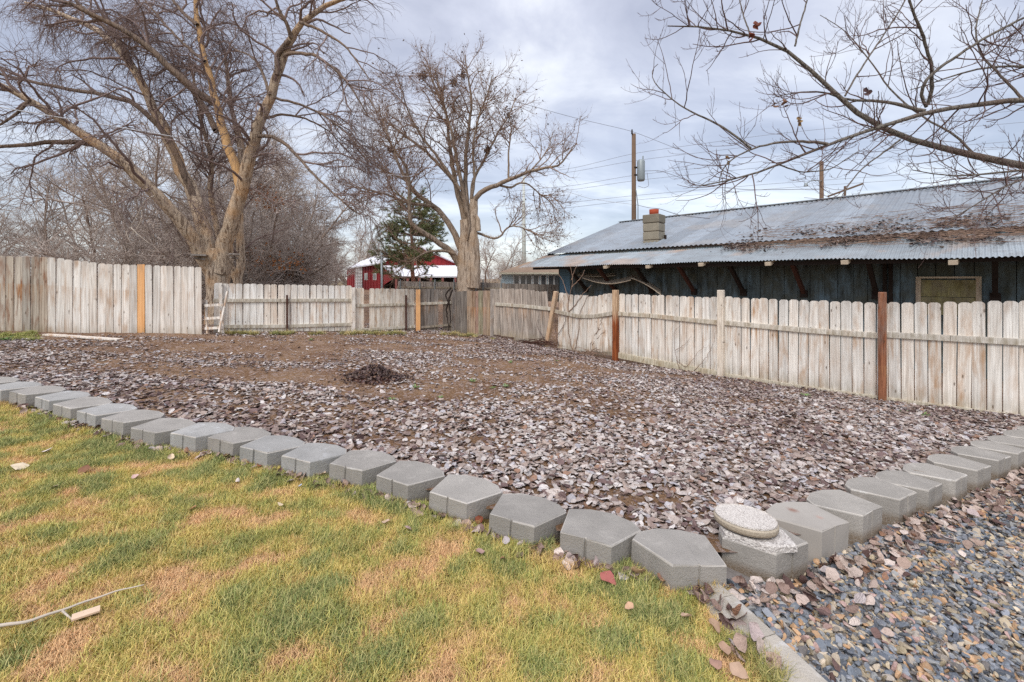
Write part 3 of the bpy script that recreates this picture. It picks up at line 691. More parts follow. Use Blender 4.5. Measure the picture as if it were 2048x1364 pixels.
# rake board at the left gable, barge
mb = MB(); mb.bar(bpt(S0+.02, DM, ZM-.03), bpt(S0+.02, DR, ZR-.03), .03, .12); mb.build('rake_board', DARK, bl)
sW = s_at(1119, DW)
# gable wall
mb = MB(); q = [bpt(sW, DW, -.5), bpt(sW, DW+10.7, -.5), bpt(sW, DW+10.7, ZM-.05), bpt(sW, DR, ZR-.1), bpt(sW, DW, ZM-.06)]; mb.add(q, [(0, 1, 2, 3, 4)]); mb.build('gable_wall', BLUEP, bl)
mb = MB(); mb.add([bpt(sW, DW+.03, -.5), bpt(S1, DW+.03, -.5), bpt(S1, DW+.03, ZM-.04), bpt(sW, DW+.03, ZM-.04)], [(0, 1, 2, 3)]); mb.build('wall', DARK, bl)
s_ = sW+.0; sO0, sO1 = s_at(1832, DW), s_at(1963, DW); k = 0
BLUEB = simple('corner_blue_boards', srgb(96, 128, 150), .8, .2, .25, 5)
while s_ < S1:
    w = .29
    for (za, zb) in ((-.5, 2.60),):
        mb = MB(); a = bpt(s_+w/2, DW, (za+zb)/2 - (.0 if za < 0 else 0)); mb.box(a, w-.012, .022+.008*random.random(), zb-za, math.atan2(BD.y, BD.x)); mb.build('wall_board', BLUEB if s_ < sW+.55 else WALLB, bl)
    s_ += w; k += 1
# batten seams
s_ = sW
while s_ < S1:
    if not (sO0-.03 < s_ < sO1+.03):
        mb = MB(); mb.box(bpt(s_, DW-.022, 1.05), .035, .02, 3.1, math.atan2(BD.y, BD.x)); mb.build('batten', WALLB, bl)
    s_ += .58
# eave beam, rafter ends, braces
mb = MB(); mb.bar(bpt(sW-.3, DA+.18, ZE-.045), bpt(S1, DA+.18, ZE-.13), .05, .09); mb.build('eave_beam', DARK, bl)
for x in (1212, 1297, 1403, 1537, 1690, 1906):
    s_ = s_at(x, DA+.05); mb = MB(); mb.bar(bpt(s_, DA-.02, ZE-.085+sagf(s_)), bpt(s_+.03, DA+.30, ZE-.0+sagf(s_)), .13, .085); mb.build('rafter_end', PALEW, bl)
for x0, x1 in ((1135, 1185), (1193, 1246), (1268, 1312), (1354, 1397), (1456, 1500), (1582, 1623), (1735, 1781), (1990, 2040)):
    a = bpt(s_at(x0, DA+.25), DA+.25, ZE-.02); b = bpt(s_at(x0, DA+.25)+.02, DW-.06, 1.28); mb = MB(); mb.bar(a, b, .085, .10); mb.build('brace', RUST if x0 in (1193, 1354, 1582) else DARK, bl)
    mb = MB(); mb.box(b+Vector((0, 0, -.02)), .16, .10, .18, math.atan2(BD.y, BD.x)); mb.build('brace_block', DARK, bl)
for x in (1782, 1770, 2100): 
    mb = MB(); mb.box(bpt(s_at(x, DW), DW-.045, 1.0), .07, .06, 3.2, math.atan2(BD.y, BD.x)); mb.build('wall_post', DARK, bl)
# boarded window
zt_ = bp(1900, DW, 0); 
def zpx(px, py, D): q = bp(px, D, 0); return EYE+(561-py)/FPX*q.y
wt = zpx(1897, 555, DW); wb_ = wt-.75
wf = MB(); a_, b_ = sO0, sO1
for (p0, p1, w_, h_) in ((bpt(a_+.04, DW-.045, wb_), bpt(a_+.04, DW-.045, wt), .07, .05), (bpt(b_-.04, DW-.045, wb_), bpt(b_-.04, DW-.045, wt), .07, .05), (bpt(a_, DW-.05, wt), bpt(b_, DW-.05, wt), .05, .04)):
    wf.bar(p0, p1, w_, h_)
wo = wf.build('window_frame', PALEW, bl)
mb = MB(); mb.box(bpt((a_+b_)/2, DW-.034, (wb_+wt)/2+.14), b_-a_-.12, .02, .36, math.atan2(BD.y, BD.x)); mb.build('plywood_board', OLIVE, bl)
mb = MB(); mb.box(bpt((a_+b_)/2, DW-.032, (wb_+wt)/2-.24), b_-a_-.12, .02, .38, math.atan2(BD.y, BD.x)); mb.build('plywood_board', OLIVE, bl)
# curved sheets stored under the awning
for (p0, p1, sagv, D0) in (((1165, 556), (1262, 560), .16, 12.5), ((1262, 556), (1322, 590), -.06, 12.6), ((1155, 550), (1230, 551), .05, 12.9)):
    n = 14; V = []
    for j in range(2):
        for i in range(n+1):
            t = i/n; px = p0[0]+(p1[0]-p0[0])*t; py = p0[1]+(p1[1]-p0[1])*t; q = bp(px, D0+j*.5, 0); z = EYE+(561-py)/FPX*bp(px, D0, 0).y - sagv*math.sin(math.pi*t)+j*.14; V.append((q.x, q.y, z))
    F = [(i, i+1, n+2+i, n+1+i) for i in range(n)]
    me = npmesh('stored_sheet', V, F, simple('old_tarp_sheet', srgb(176, 162, 146), .8, .2, .2, 8), True); link('stored_sheet', me, bl)
    mb = MB(); mb.tube([Vector(V[i]) for i in range(n+1)], .012, 5); mb.build('sheet_edge', PALEW, bl)
# chimney
cc = bp(1308, 14.44, 0); cyaw = math.atan2(BD.y, BD.x)+R(6)
for i, (z0, z1) in enumerate(((2.6, 3.02), (3.03, 3.32), (3.33, 3.62), (3.63, 3.93))):
    me = box_mesh(.58 if i < 3 else .60, .58 if i < 3 else .60, z1-z0, True); o = link('chimney_block', me, bl, CHIMB); o.location = (cc.x, cc.y, z0); o.rotation_euler = (0, 0, cyaw)
    v = (1.0, 1.05, .98, .72)[i]; o.color = (v, v, v, 1)
mb = MB(); mb.tube([(cc.x, cc.y, 3.90), (cc.x, cc.y, 4.13), (cc.x, cc.y, 4.135)], [.155, .165, .13], 16); mb.build('chimney_pot', TERRA, bl, True)
mb = MB(); mb.tube([(cc.x+.33, cc.y-.2, 2.9), (cc.x+.33, cc.y-.2, 3.2)], .05, 8); mb.build('vent_pipe', DARK, bl)
mb = MB(); mb.bar((cc.x-.42, cc.y-.36, 2.86), (cc.x+.42, cc.y-.34, 2.90), .16, .02); mb.build('flashing', ROOF_M, bl)

# plank and bracket on the ridge
q = bp(1690, DR, 4.62); pk = MB(); pk.bar(bp(1655, DR, 4.56), bp(1726, DR, 4.86), .06, .05); pk.bar(bp(1690, DR, 4.45), bp(1690, DR, 4.85), .05, .05); o = pk.build('ridge_plank', POLEW); tag(o, 'weathered plank propped on the ridge of the metal roof', 'plank')

# ------------------------------------------------------------ pale blue house behind
hs = empty('house', at(1060, 575, 24), 'pale blue low house with brown roof and a row of windows behind the outbuilding', 'house')
Yh = 24.0
def pz(px, py, Y=Yh): return at(px, py, Y)
mb = MB(); a, b = pz(1003, 600), pz(1200, 546); mb.add([a, (b.x, Yh, a.z), b, (a.x, Yh, b.z), (a.x, Yh+6, a.z), (a.x, Yh+6, b.z), (b.x, Yh+6, a.z), (b.x, Yh+6, b.z)], [(0, 1, 2, 3), (0, 3, 5, 4), (1, 6, 7, 2)]); mb.build('wall', BLUEP, hs)
mb = MB(); a, b = pz(998, 545), pz(1210, 545); mb.add([(a.x, Yh-.4, a.z), (b.x, Yh-.4, a.z), (b.x, Yh+3.5, a.z+.75), (a.x+1.8, Yh+3.5, a.z+.75), (a.x, Yh+7, a.z)], [(0, 1, 2, 3), (0, 3, 4)]); mb.build('roof', SHINGLE, hs)
mb = MB(); mb.bar((a.x, Yh-.4, a.z-.05), (b.x, Yh-.4, a.z-.05), .05, .10); mb.build('fascia', simple('cream_trim', srgb(204, 196, 172), .7), hs)
for i, x in enumerate((1033, 1046, 1058, 1072, 1087, 1102, 1114)):
    a, b = pz(x-5.5, 580, Yh-.03), pz(x+5.5, 550, Yh-.03); mb = MB()
    for (p0, p1) in (((a.x, a.y, a.z), (a.x, a.y, b.z)), ((b.x, a.y, a.z), (b.x, a.y, b.z)), ((a.x, a.y, b.z), (b.x, a.y, b.z))): mb.bar(p0, p1, .06, .05)
    w_ = mb.build('window', WHITEP, hs); mb = MB(); mb.box(((a.x+b.x)/2, Yh-.02, (a.z+b.z)/2), b.x-a.x-.06, .01, b.z-a.z-.05); gl = mb.build('pane', GLASS, None); gl.parent = w_; gl.matrix_parent_inverse = pinv(hs)@Matrix.Identity(4); gl.matrix_parent_inverse = (Matrix.Translation(hs.location)).inverted() @ Matrix.Translation(hs.location)

# ------------------------------------------------------------ red barn
Yb = 44.0
bn = empty('red_barn', at(800, 590, Yb), 'red barn with white metal roof and open lean-to beyond the back fence', 'barn')
bX = lambda px, Y=Yb: (px-1024)/FPX*Y
bZ = lambda py, Y=Yb: EYE+(561-py)/FPX*Y
gl_, gr_, ap = bX(764), bX(914), bX(839); ze, za, zg = bZ(527), bZ(494), -.6
Yk = Yb+17; xk = bX(694, Yk)      # far end of left wall
dxk = xk-gl_
def face(name, q, m, parent=bn):
    mb = MB(); mb.add(q, [tuple(range(len(q)))]); return mb.build(name, m, parent)
face('gable_wall', [(gl_, Yb, zg), (gr_, Yb, zg), (gr_, Yb, ze), (ap, Yb, za), (gl_, Yb, ze)], BARNRED)
face('side_wall', [(gl_, Yb, zg), (gl_, Yb, ze), (xk, Yk, ze), (xk, Yk, zg)], BARNRED)
face('side_wall', [(gr_, Yb, zg), (gr_, Yb, ze), (gr_+dxk, Yk, ze), (gr_+dxk, Yk, zg)], BARNRED)
ov = .35
for sgn in (0, 1):
    ex = gl_-ov if sgn == 0 else gr_+ov; zz = ze-.12
    mb = MB(); top = [(ex, Yb-.5, zz), (ap, Yb-.5, za+.05), (ap+dxk, Yk+.5, za+.05), (ex+dxk, Yk+.5, zz)]; t_ = .14
    mb.add(top+[(x, y, z+t_) for x, y, z in top], [(0, 1, 2, 3), (7, 6, 5, 4), (0, 4, 5, 1), (1, 5, 6, 2), (2, 6, 7, 3), (3, 7, 4, 0)]); mb.build('roof_panel', BARNWHITE, bn)
# siding ribs on gable
for i in range(17):
    x = gl_+(gr_-gl_)*(i+.5)/17; zt_ = ze+(za-ze)*(1-abs(x-ap)/(gr_-ap)); mb = MB(); mb.box((x, Yb-.02, (zg+zt_)/2), .05, .03, zt_-zg-.1); mb.build('siding_rib', BARNRED, bn)
for i in range(14):
    t_ = (i+.5)/14; mb = MB(); mb.box((gl_+dxk*t_-.03, Yb+17*t_, (zg+ze)/2), .04, .10, ze-zg-.1); mb.build('siding_rib', BARNRED, bn)
# door, windows on side wall
def onside(px, z): 
    t = ((px-1024)/FPX*Yb - gl_)/(dxk - (px-1024)/FPX*(Yk-Yb)); return (gl_+dxk*t-.04, Yb+(Yk-Yb)*t, z)
face('sliding_door', [onside(710.5, zg), onside(725, zg), onside(725, bZ(534, 55)), onside(710.5, bZ(534, 55))], WHITEP)
for j in range(9):
    a, b = onside(711, 0), onside(724.5, 0); z = zg+.5+j*.37; mb = MB(); mb.bar((a[0]-.05, a[1], z), (b[0]-.05, b[1], z), .03, .05); mb.build('door_slat', WHITEP, bn)
for x in (733, 750):
    Yl = onside(x, 0)[1]; face('window_frame', [onside(x-3.6, bZ(560, Yl)), onside(x+3.6, bZ(560, Yl)), onside(x+3.6, bZ(546, Yl)), onside(x-3.6, bZ(546, Yl))], WHITEP)
    q = [onside(x-2.3, bZ(558, Yl)), onside(x+2.3, bZ(558, Yl)), onside(x+2.3, bZ(548, Yl)), onside(x-2.3, bZ(548, Yl))]; face('window_pane', [(a-.05, b, c) for a, b, c in q], GLASS)
# corner trim, lean-to
mb = MB(); mb.box((gl_, Yb-.03, (zg+ze)/2), .18, .1, ze-zg); mb.build('corner_trim', WHITEP, bn)
Yf = Yb-7
lt = [(gl_+.1, Yb-.05, bZ(530.5)), (gr_+.3, Yb-.05, bZ(530.5)), (bX(918, Yf), Yf, bZ(552, Yf)), (bX(788, Yf), Yf, bZ(552, Yf))]
mb = MB(); mb.add(lt+[(x, y, z-.12) for x, y, z in lt], [(0, 1, 2, 3), (7, 6, 5, 4), (0, 4, 5, 1), (1, 5, 6, 2), (2, 6, 7, 3), (3, 7, 4, 0)]); mb.build('lean_to_roof', BARNWHITE, bn)
face('lean_to_gable', [(gl_+.2, Yb-.1, bZ(532)), (bX(789, Yf), Yf+.05, bZ(554, Yf)), (bX(789, Yf), Yf+.05, bZ(556, Yf)), (gl_+.2, Yb-.1, bZ(570))], BARNRED)
for x in (792, 815, 838, 862, 885, 910):
    mb = MB(); mb.box((bX(x, Yf), Yf+.1, (zg+bZ(554, Yf))/2), .18, .18, bZ(554, Yf)-zg); mb.build('lean_to_post', simple('lean_to_post_paint', srgb(150, 96, 90), .8), bn)
face('lean_to_back', [(gl_+.2, Yb-.15, zg), (gr_, Yb-.15, zg), (gr_, Yb-.15, bZ(535)), (gl_+.2, Yb-.15, bZ(535))], DARK)

# far grey fence with thin steel posts, beyond the corner
Yq = 20.5; q0, q1 = at(795, 561, Yq), at(1200, 561, Yq-2.5)
ff = Fence((q0.x, q0.y), (q1.x, q1.y), 'distant dark grey board fence with thin steel posts behind the low fence')
ff.pickets(796, 1010, [(795, 562), (1010, 566)], [(795, 600), (1010, 600)], PF, .14, .006, tint(.75, 1.1, .02, 0, .3), jit=.004)
ff.pickets(1010, 1200, [(1010, 567), (1200, 571)], [(1010, 600), (1200, 606)], PF, .14, .006, tint(.55, .8, .02, .3, .6), jit=.004)
ff.rail([(795, 574), (1010, 577)], .09, .036, .03, W_OLD)
for x in (802, 841, 871, 909, 953, 967, 1003):
    ff.post(x, 559, 600, .045, GALV, .06, name='steel_post')
# far pale fence glimpsed
Yq = 60; q0, q1 = at(955, 561, Yq), at(1015, 561, Yq)
fw = Fence((q0.x, q0.y), (q1.x, q1.y), 'far cream board fence glimpsed between the maple trunk and the blue house')
fw.pickets(956, 1004, [(955, 558), (1015, 558)], [(955, 575), (1015, 575)], PF, .16, .01, lambda i, u, n: (1.5, 1.4, 1.2, .1))
# ------------------------------------------------------------ poles
def pole(name, px, ytop, ybot, Y, r0, r1, matl, label, cat='pole'):
    a, b = at(px, ybot, Y), at(px-.5, ytop, Y); rt = empty(name, (a.x, a.y, -.6), label, cat); mb = MB(); mb.tube([(a.x, a.y, -.6), ((a.x+b.x)/2, Y, (b.z-.6)/2), b], [r0, (r0+r1)/2, r1], 12); mb.build('shaft', matl, rt, True); return rt, a, b
up, a, b = pole('utility_pole', 1268, 268, 470, 28, .17, .13, POLEW, 'brown wooden utility pole with transformer behind the metal roof', 'utility pole')
mb = MB(); mb.tube([at(1282, 362, 27.8), at(1282, 359, 27.8), at(1282, 323, 27.8), at(1282, 320, 27.8)], [.20, .24, .24, .19], 18); tr = mb.build('transformer', GALV, up, True)
mb = MB(); mb.tube([at(1286, 322, 27.8), at(1286, 312, 27.8)], [.05, .04], 8); mb.build('bushing', GALV, up)
mb = MB(); mb.bar(at(1268, 335, 27.9), at(1284, 335, 27.9), .08, .1); mb.bar(at(1268, 350, 27.9), at(1284, 350, 27.9), .08, .1); mb.build('bracket', DARK, up)
mb = MB(); mb.tube([at(1264, 268, 27.9), at(1264, 259, 27.9)], [.06, .04], 8); mb.build('insulator', DARK, up)
mb = MB(); mb.tube([at(1276, 470, 27.75), at(1276, 410, 27.75), at(1272, 380, 27.8)], .03, 6); mb.build('conduit', GALV, up)
up2, a, b = pole('utility_pole', 1643.5, 323, 480, 36, .17, .145, POLEW, 'plain brown pole top rising behind the roof, right of the transformer pole', 'utility pole')
mb = MB(); mb.tube([at(1612, 372, 34), at(1612, 366, 34)], [.16, .10], 10); o = mb.build('lamp_head', GALV); 
tag(o, 'small street lamp head seen against the sky left of the plain pole', 'lamp')
mb = MB(); mb.tube([at(1612, 367, 34), at(1625, 360, 34.6), at(1643, 362, 35.9)], .035, 6); mb.build('arm', GALV, o)
mo, a, b = pole('steel_monopole', 1048, 352, 552, 85, .48, .22, simple('pale_steel', srgb(186, 190, 184), .6, .3, .05), 'tall pale steel pole behind the blue house', 'pole')
mb = MB(); mb.bar(at(1040, 503, 84.8), at(1056, 503, 84.8), .15, .12); mb.build('cross_arm', GALV, mo)
gp_, a, b = pole('metal_post', 763.5, 506, 600, 24, .05, .05, GALV, 'thin grey metal post in front of the barn corner', 'post')
def wire(pts, r, matl, label, dense=8):
    P = []
    for (a, b) in zip(pts[:-1], pts[1:]):
        a, b = at(*a), at(*b)
        for k in range(dense): t = k/dense; P.append(a.lerp(b, t))
    P.append(at(*pts[-1]))
    # smooth
    for _ in range(3): P = [P[0]]+[(P[i-1]+P[i]*2+P[i+1])/4 for i in range(1, len(P)-1)]+[P[-1]]
    mb = MB(); mb.tube(P, r, 5); o = mb.build('power_line', matl); tag(o, label, 'wire', 'overhead wires'); return o
wire([(-120, 190, 9), (0, 215, 9.5), (300, 265, 11), (600, 318, 14), (790, 352, 17), (1110, 375, 23), (1180, 398, 26), (1266, 409, 28)], .011, WIREW, 'pale cable crossing in front of the big left tree down to the utility pole')
wire([(1020, 200, 25), (1150, 236, 27), (1264, 262, 28), (1360, 300, 30), (1480, 350, 32)], .012, WIRE, 'upper thin wire running to the top of the transformer pole')
wire([(1270, 409, 28), (1300, 416, 24), (1318, 417, 20), (1360, 431, 16), (1420, 437, 14.5)], .014, WIRE, 'service cable running from the transformer pole over the chimney')
wire([(1288, 342, 27.8), (1320, 341, 27), (1380, 362, 26), (1420, 373, 25), (1500, 380, 24), (1640, 378, 23)], .016, WIRE, 'dark drooping cable leaving the transformer to the right')
wire([(1294, 345, 27.8), (1298, 372, 27.7), (1288, 376, 27.7), (1276, 372, 27.8)], .014, WIRE, 'loop of cable hanging under the transformer')
for (ya, yb, yc, lb) in ((345, 306, 230, 'topmost'), (352, 321, 255, 'second'), (375, 350, 292, 'third'), (383, 361, 305, 'fourth'), (408, 391, 345, 'fifth'), (418, 400, 356, 'lowest')):
    wire([(1020, ya+8, 60), (1150, ya-9 if ya < 360 else ya-4, 60), (1268, yb, 60), (1560, (yb+yc)/2-2, 60), (2100, yc-15, 60)], .022, WIRE, '%s of the distant thin wires crossing the sky above the metal roof' % lb)
for (y, lb) in ((493, 'upper'), (488, 'lower')):
    pass

# ------------------------------------------------------------ tree building (vectorised)
def nrm(v): return v/np.maximum(np.linalg.norm(v, axis=-1, keepdims=True), 1e-9)
def grow(P0, D0, L, nseg, wob, pull, rg, pull_end=None):
    n = len(P0); P = np.zeros((n, nseg+1, 3)); P[:, 0] = P0; D = nrm(D0)
    for k in range(nseg):
        t = (k+1)/nseg; pl = pull if pull_end is None else pull*(1-t)+pull_end*t
        D = nrm(D + rg.normal(0, wob, (n, 3)) + np.array([0, 0, 1.])*np.asarray(pl).reshape(-1, 1) if np.ndim(pl) else D + rg.normal(0, wob, (n, 3)) + np.array([0, 0, pl]))
        P[:, k+1] = P[:, k] + D*(L/nseg)[:, None]
    return P
def taper(n, nseg, r0, r1):
    t = np.linspace(0, 1, nseg+1)[None]; return r0[:, None]*(1-t) + r1[:, None]*t
def spawn(P, Rr, cnt, rg, t0=.2, ang=(.5, 1.0), tb=1.0):
    """pick cnt points on the polylines -> pos, dir, radius"""
    n, k, _ = P.shape; seg = np.linalg.norm(P[:, 1:]-P[:, :-1], axis=2).sum(1); pr = seg/seg.sum()
    i = rg.choice(n, cnt, p=pr); t = t0+(1-t0)*rg.random(cnt)**tb; f = t*(k-1); j = np.minimum(f.astype(int), k-2); w = (f-j)[:, None]
    pos = P[i, j]*(1-w)+P[i, j+1]*w; tan = nrm(P[i, j+1]-P[i, j]); rad = Rr[i, j]*(1-w[:, 0])+Rr[i, j+1]*w[:, 0]
    q = rg.normal(0, 1, (cnt, 3)); q = nrm(q - tan*(q*tan).sum(1, keepdims=True)); a = rg.uniform(ang[0], ang[1], cnt)[:, None]
    return pos, nrm(tan*np.cos(a)+q*np.sin(a)), rad, t, i
def tubes(P, Rr, sides):
    n, k, _ = P.shape; T = np.zeros_like(P); T[:, 1:-1] = P[:, 2:]-P[:, :-2]; T[:, 0] = P[:, 1]-P[:, 0]; T[:, -1] = P[:, -1]-P[:, -2]; T = nrm(T)
    ch = nrm(P[:, -1]-P[:, 0]); ref = np.where(np.abs(ch[:, 2:3]) < .8, np.array([[0, 0, 1.]]), np.array([[1., 0, 0]])); ref = np.repeat(ref[:, None], k, 1)
    X = nrm(np.cross(T, ref)); Y = np.cross(X, T); a = np.arange(sides)*2*np.pi/sides
    V = P[:, :, None] + (X[:, :, None]*np.cos(a)[None, None, :, None] + Y[:, :, None]*np.sin(a)[None, None, :, None])*Rr[:, :, None, None]
    V = V.reshape(-1, 3); b = (np.arange(n)*k*sides)[:, None, None]; j = np.arange(k-1)[None, :, None]*sides; s = np.arange(sides)[None, None]
    s2 = (s+1) % sides; F = np.stack([b+j+s, b+j+s2, b+j+sides+s2, b+j+sides+s], -1).reshape(-1, 4); return V, F
def merge(parts):
    V = []; F = []; o = 0
    for v, f in parts: V.append(v); F.append(f+o); o += len(v)
    return np.concatenate(V), np.concatenate(F)
def spline(pts, n):
    pts = np.array([tuple(p) for p in pts], float); 
    d = np.concatenate([[0], np.cumsum(np.linalg.norm(np.diff(pts, axis=0), axis=1))]); u = np.linspace(0, d[-1], n)
    q = np.stack([np.interp(u, d, pts[:, i]) for i in range(3)], 1)
    for _ in range(2): q[1:-1] = (q[:-2]+2*q[1:-1]+q[2:])/4
    return q
def limb_mesh(pts, r0, r1, rg, sides=10, n=18, rough=.06, flare=0, power=1.0, limb_k=.82):
    q = spline(pts, n); t = np.linspace(0, 1, n); r = (r0*(1-t**power)+r1*t**power)*(1 if r0 > .28 else limb_k)
    if flare: r = r*(1+flare*np.exp(-t*n/2.2))
    sl_ = np.linalg.norm(q[1]-q[0]); q[1:-1] += rg.normal(0, .22, (n-2, 3))*np.minimum(r[1:-1, None], sl_*.22)
    V, F = tubes(q[None], r[None], sides)
    V = V.reshape(n, sides, 3); c = q[:, None]; amp = 1+rg.normal(0, rough, (1, sides, 1))+rg.normal(0, min(rough*.5, .012/max(r0, .02)), (n, sides, 1)); V = c+(V-c)*amp
    return q, r, V.reshape(-1, 3), F
def make_tree(name, base, label, cat, limbs, lev, mats, seed, group=None, leaves=None, hang=False, sides0=12):
    """limbs: list of (points3d, r0, r1, material index, generation weight); lev: dict of the twig generations"""
    rg = np.random.default_rng(seed); rt = empty(name, base, label, cat, group)
    polys = []
    for i, (pts, r0, r1, mi, *o) in enumerate(limbs):
        q, r, V, F = limb_mesh(pts, r0, r1, rg, sides0 if r0 > .12 else 8, 22, .05 if r0 > .1 else .03, flare=.15 if i == 0 and 'flare' in lev else 0, limb_k=lev.get('lk', .82))
        me = npmesh('trunk' if i == 0 else 'limb', V, F, mats[mi], True); link('trunk' if i == 0 else 'limb', me, rt)
        if not (o and o[0] == 0): polys.append((q, r))
    K = 22; P = np.stack([q for q, r in polys]); Rr = np.stack([r for q, r in polys]); parts = []
    for g_ in lev['gens']:
        pos, dr, rad, t, pi = spawn(P, Rr, g_['n'], rg, g_.get('t0', .2), g_.get('ang', (.5, 1.0)), g_.get('tb', .8))
        if 'bias' in g_: dr = nrm(dr+np.array(g_['bias']))
        n = len(pos); L = g_['len']*rg.uniform(.45, 1.35, n)*(1-.45*t); r0 = np.minimum(rad*.75, g_['r']*rg.uniform(.7, 1.3, n)); r1 = r0*g_.get('tip', .35)
        P = grow(pos, dr, L, g_['seg'], g_['wob'], g_.get('pull', 0), rg, g_.get('pull_end')); Rr = taper(n, g_['seg'], r0, r1)
        parts.append((tubes(P, Rr, g_['sides']), g_))
    V, F = merge([p for p, g_ in parts]); o = link('crown', npmesh('crown', V, F, mats[-1], False), rt); tag(o, kind='stuff')
    return rt, P, Rr, rg

def LP(pts, Y0, dY=0):      # limb drawn through pixel positions, leaning dY in depth by its end
    n = len(pts)-1; return [at(x, y, Y0+dY*i/n) for i, (x, y) in enumerate(pts)]
YA = 12.6
limA = [
 (LP([(436, 700), (434, 640), (436, 590), (432, 560), (430, 528), (424, 500)], YA), .33, .22, 0, 0),
 (LP([(440, 620), (444, 575), (450, 530), (456, 490)], YA+.15), .25, .17, 0, 0),
 (LP([(424, 545), (402, 505), (378, 465), (355, 430), (330, 405), (300, 380), (262, 340), (225, 305), (150, 260), (60, 200), (0, 168), (-70, 135)], YA, -2.2), .24, .06, 0),
 (LP([(428, 540), (415, 490), (405, 440), (395, 408), (372, 360), (350, 315), (325, 250), (300, 200), (265, 130), (225, 80), (180, 50), (110, 22), (50, 5)], YA, .8), .25, .04, 0),
 (LP([(440, 545), (452, 480), (470, 420), (485, 365), (498, 300), (530, 220), (555, 150), (575, 90), (592, 58), (612, 30), (650, 8), (710, -8)], YA, -1.0), .28, .05, 0),
 (LP([(482, 380), (474, 340), (455, 290), (432, 213), (420, 160), (410, 123), (395, 50), (391, 0), (385, -60)], YA-.3, 1.2), .16, .06, 2),
 (LP([(430, 205), (400, 195), (385, 175), (350, 145), (305, 100), (265, 70), (200, 35), (120, 0), (60, -20)], YA-.1, -1.6), .13, .04, 1),
 (LP([(432, 262), (415, 225), (392, 190), (365, 150), (345, 130)], YA+.4, 1), .11, .06, 1),
 (LP([(395, 408), (372, 360), (340, 280), (310, 240), (270, 205), (215, 190), (140, 180), (70, 165), (0, 148)], YA+.2, -1.5), .11, .04, 1),
 (LP([(215, 295), (190, 290), (150, 284), (100, 283), (50, 291), (0, 293), (-50, 296)], YA-1.2, -.5), .085, .045, 1),
 (LP([(300, 375), (330, 385), (350, 400), (380, 420), (420, 430)], YA-.4), .03, .012, 1),
 (LP([(582, 75), (575, 50), (558, 20), (545, -20)], YA-.8, -.5), .07, .035, 1),
 (LP([(568, 112), (590, 104), (625, 108), (660, 130), (700, 170), (735, 230)], YA-.7, -1), .065, .02, 1),
 (LP([(555, 150), (553, 110), (578, 80)], YA-.7, -.1), .08, .08, 1),
 (LP([(540, 195), (590, 205), (640, 225), (690, 262), (740, 320)], YA-.5, .6), .05, .015, 1),
 (LP([(520, 240), (560, 228), (610, 235), (660, 262), (690, 300)], YA-.5, 1.2), .05, .015, 1),
 (LP([(508, 275), (545, 270), (580, 295), (610, 330), (640, 362), (680, 400), (720, 430)], YA-.4, -.8), .07, .02, 1),
 (LP([(492, 330), (487, 290), (480, 265), (470, 235)], YA-.3, .4), .05, .025, 1),
 (LP([(540, 190), (520, 130), (500, 110), (470, 100), (450, 80)], YA-.6, 1), .05, .015, 1),
 (LP([(265, 130), (235, 75), (190, 40), (150, 0), (120, -40)], YA+.5, .6), .09, .04, 1),
 (LP([(395, 50), (370, 30), (345, 0), (330, -30)], YA+.5, .3), .07, .035, 1),
 (LP([(410, 123), (370, 90), (330, 50), (290, 0)], YA+.2, 1), .06, .03, 1),
 (LP([(600, 45), (640, 60), (690, 90), (740, 160)], YA-1.2, -.5), .05, .015, 1),
 (LP([(60, 200), (30, 230), (0, 250), (-40, 262)], YA-2, -.3), .05, .02, 1),
]
spec = dict(flare=1, gens=[
 dict(n=210, len=2.3, r=.035, seg=9, wob=.24, pull=.02, pull_end=-.12, sides=5, t0=.25, ang=(.4, 1.1)),
 dict(n=2100, len=1.35, r=.010, seg=7, wob=.24, pull=-.03, pull_end=-.16, sides=3, t0=.12, ang=(.5, 1.2)),
 dict(n=12500, len=.72, r=.0045, seg=4, wob=.20, pull=-.08, pull_end=-.15, sides=3, t0=.1, ang=(.4, 1.1))])
treeA, PA, RA, rgA = make_tree('elm_tree', at(436, 700, YA), 'huge bare many stemmed tree behind the fence at the left, with peeled tan limbs', 'tree', limA, spec, [BARK_A, BARK_A2, simple('peeled_orange_wood', srgb(188, 150, 104), .8, .2, .35, 5), TWIG_A], 11)
# rear stem (its own tree) and shelf brackets nailed in the trunk
limA2 = [(LP([(478, 700), (474, 620), (478, 540), (482, 480), (480, 430), (476, 380), (484, 320), (470, 250), (455, 180), (450, 110)], 14.2), .20, .05, 0),
 (LP([(474, 560), (440, 480), (420, 400), (427, 330), (405, 255), (398, 200), (380, 130)], 14.4), .13, .04, 0)]
make_tree('elm_tree', at(478, 700, 14.2), 'slimmer straight stem standing close behind the right side of the huge left tree', 'tree', limA2, dict(gens=[
 dict(n=70, len=1.9, r=.03, seg=7, wob=.18, pull=.05, sides=4, t0=.3), dict(n=700, len=1.0, r=.010, seg=5, wob=.18, pull=-.03, sides=3), dict(n=4200, len=.5, r=.0058, seg=3, wob=.18, pull=-.05, sides=3)]), [BARK_A, BARK_A2, TWIG_A], 12)
for (x0, x1, y) in ((384, 414, 510), (458, 478, 508)):
    mb = MB(); mb.bar(at(x0, y, YA-.5), at(x1, y+1, YA-.35), .35, .045); mb.bar(at(x0+4, y+6, YA-.45), at(x1-4, y+9, YA-.3), .12, .05); o = mb.build('tree_plank', W_OLD); tag(o, 'weathered plank nailed across the %s side of the big tree trunk' % ('left' if x0 < 420 else 'right'), 'plank')
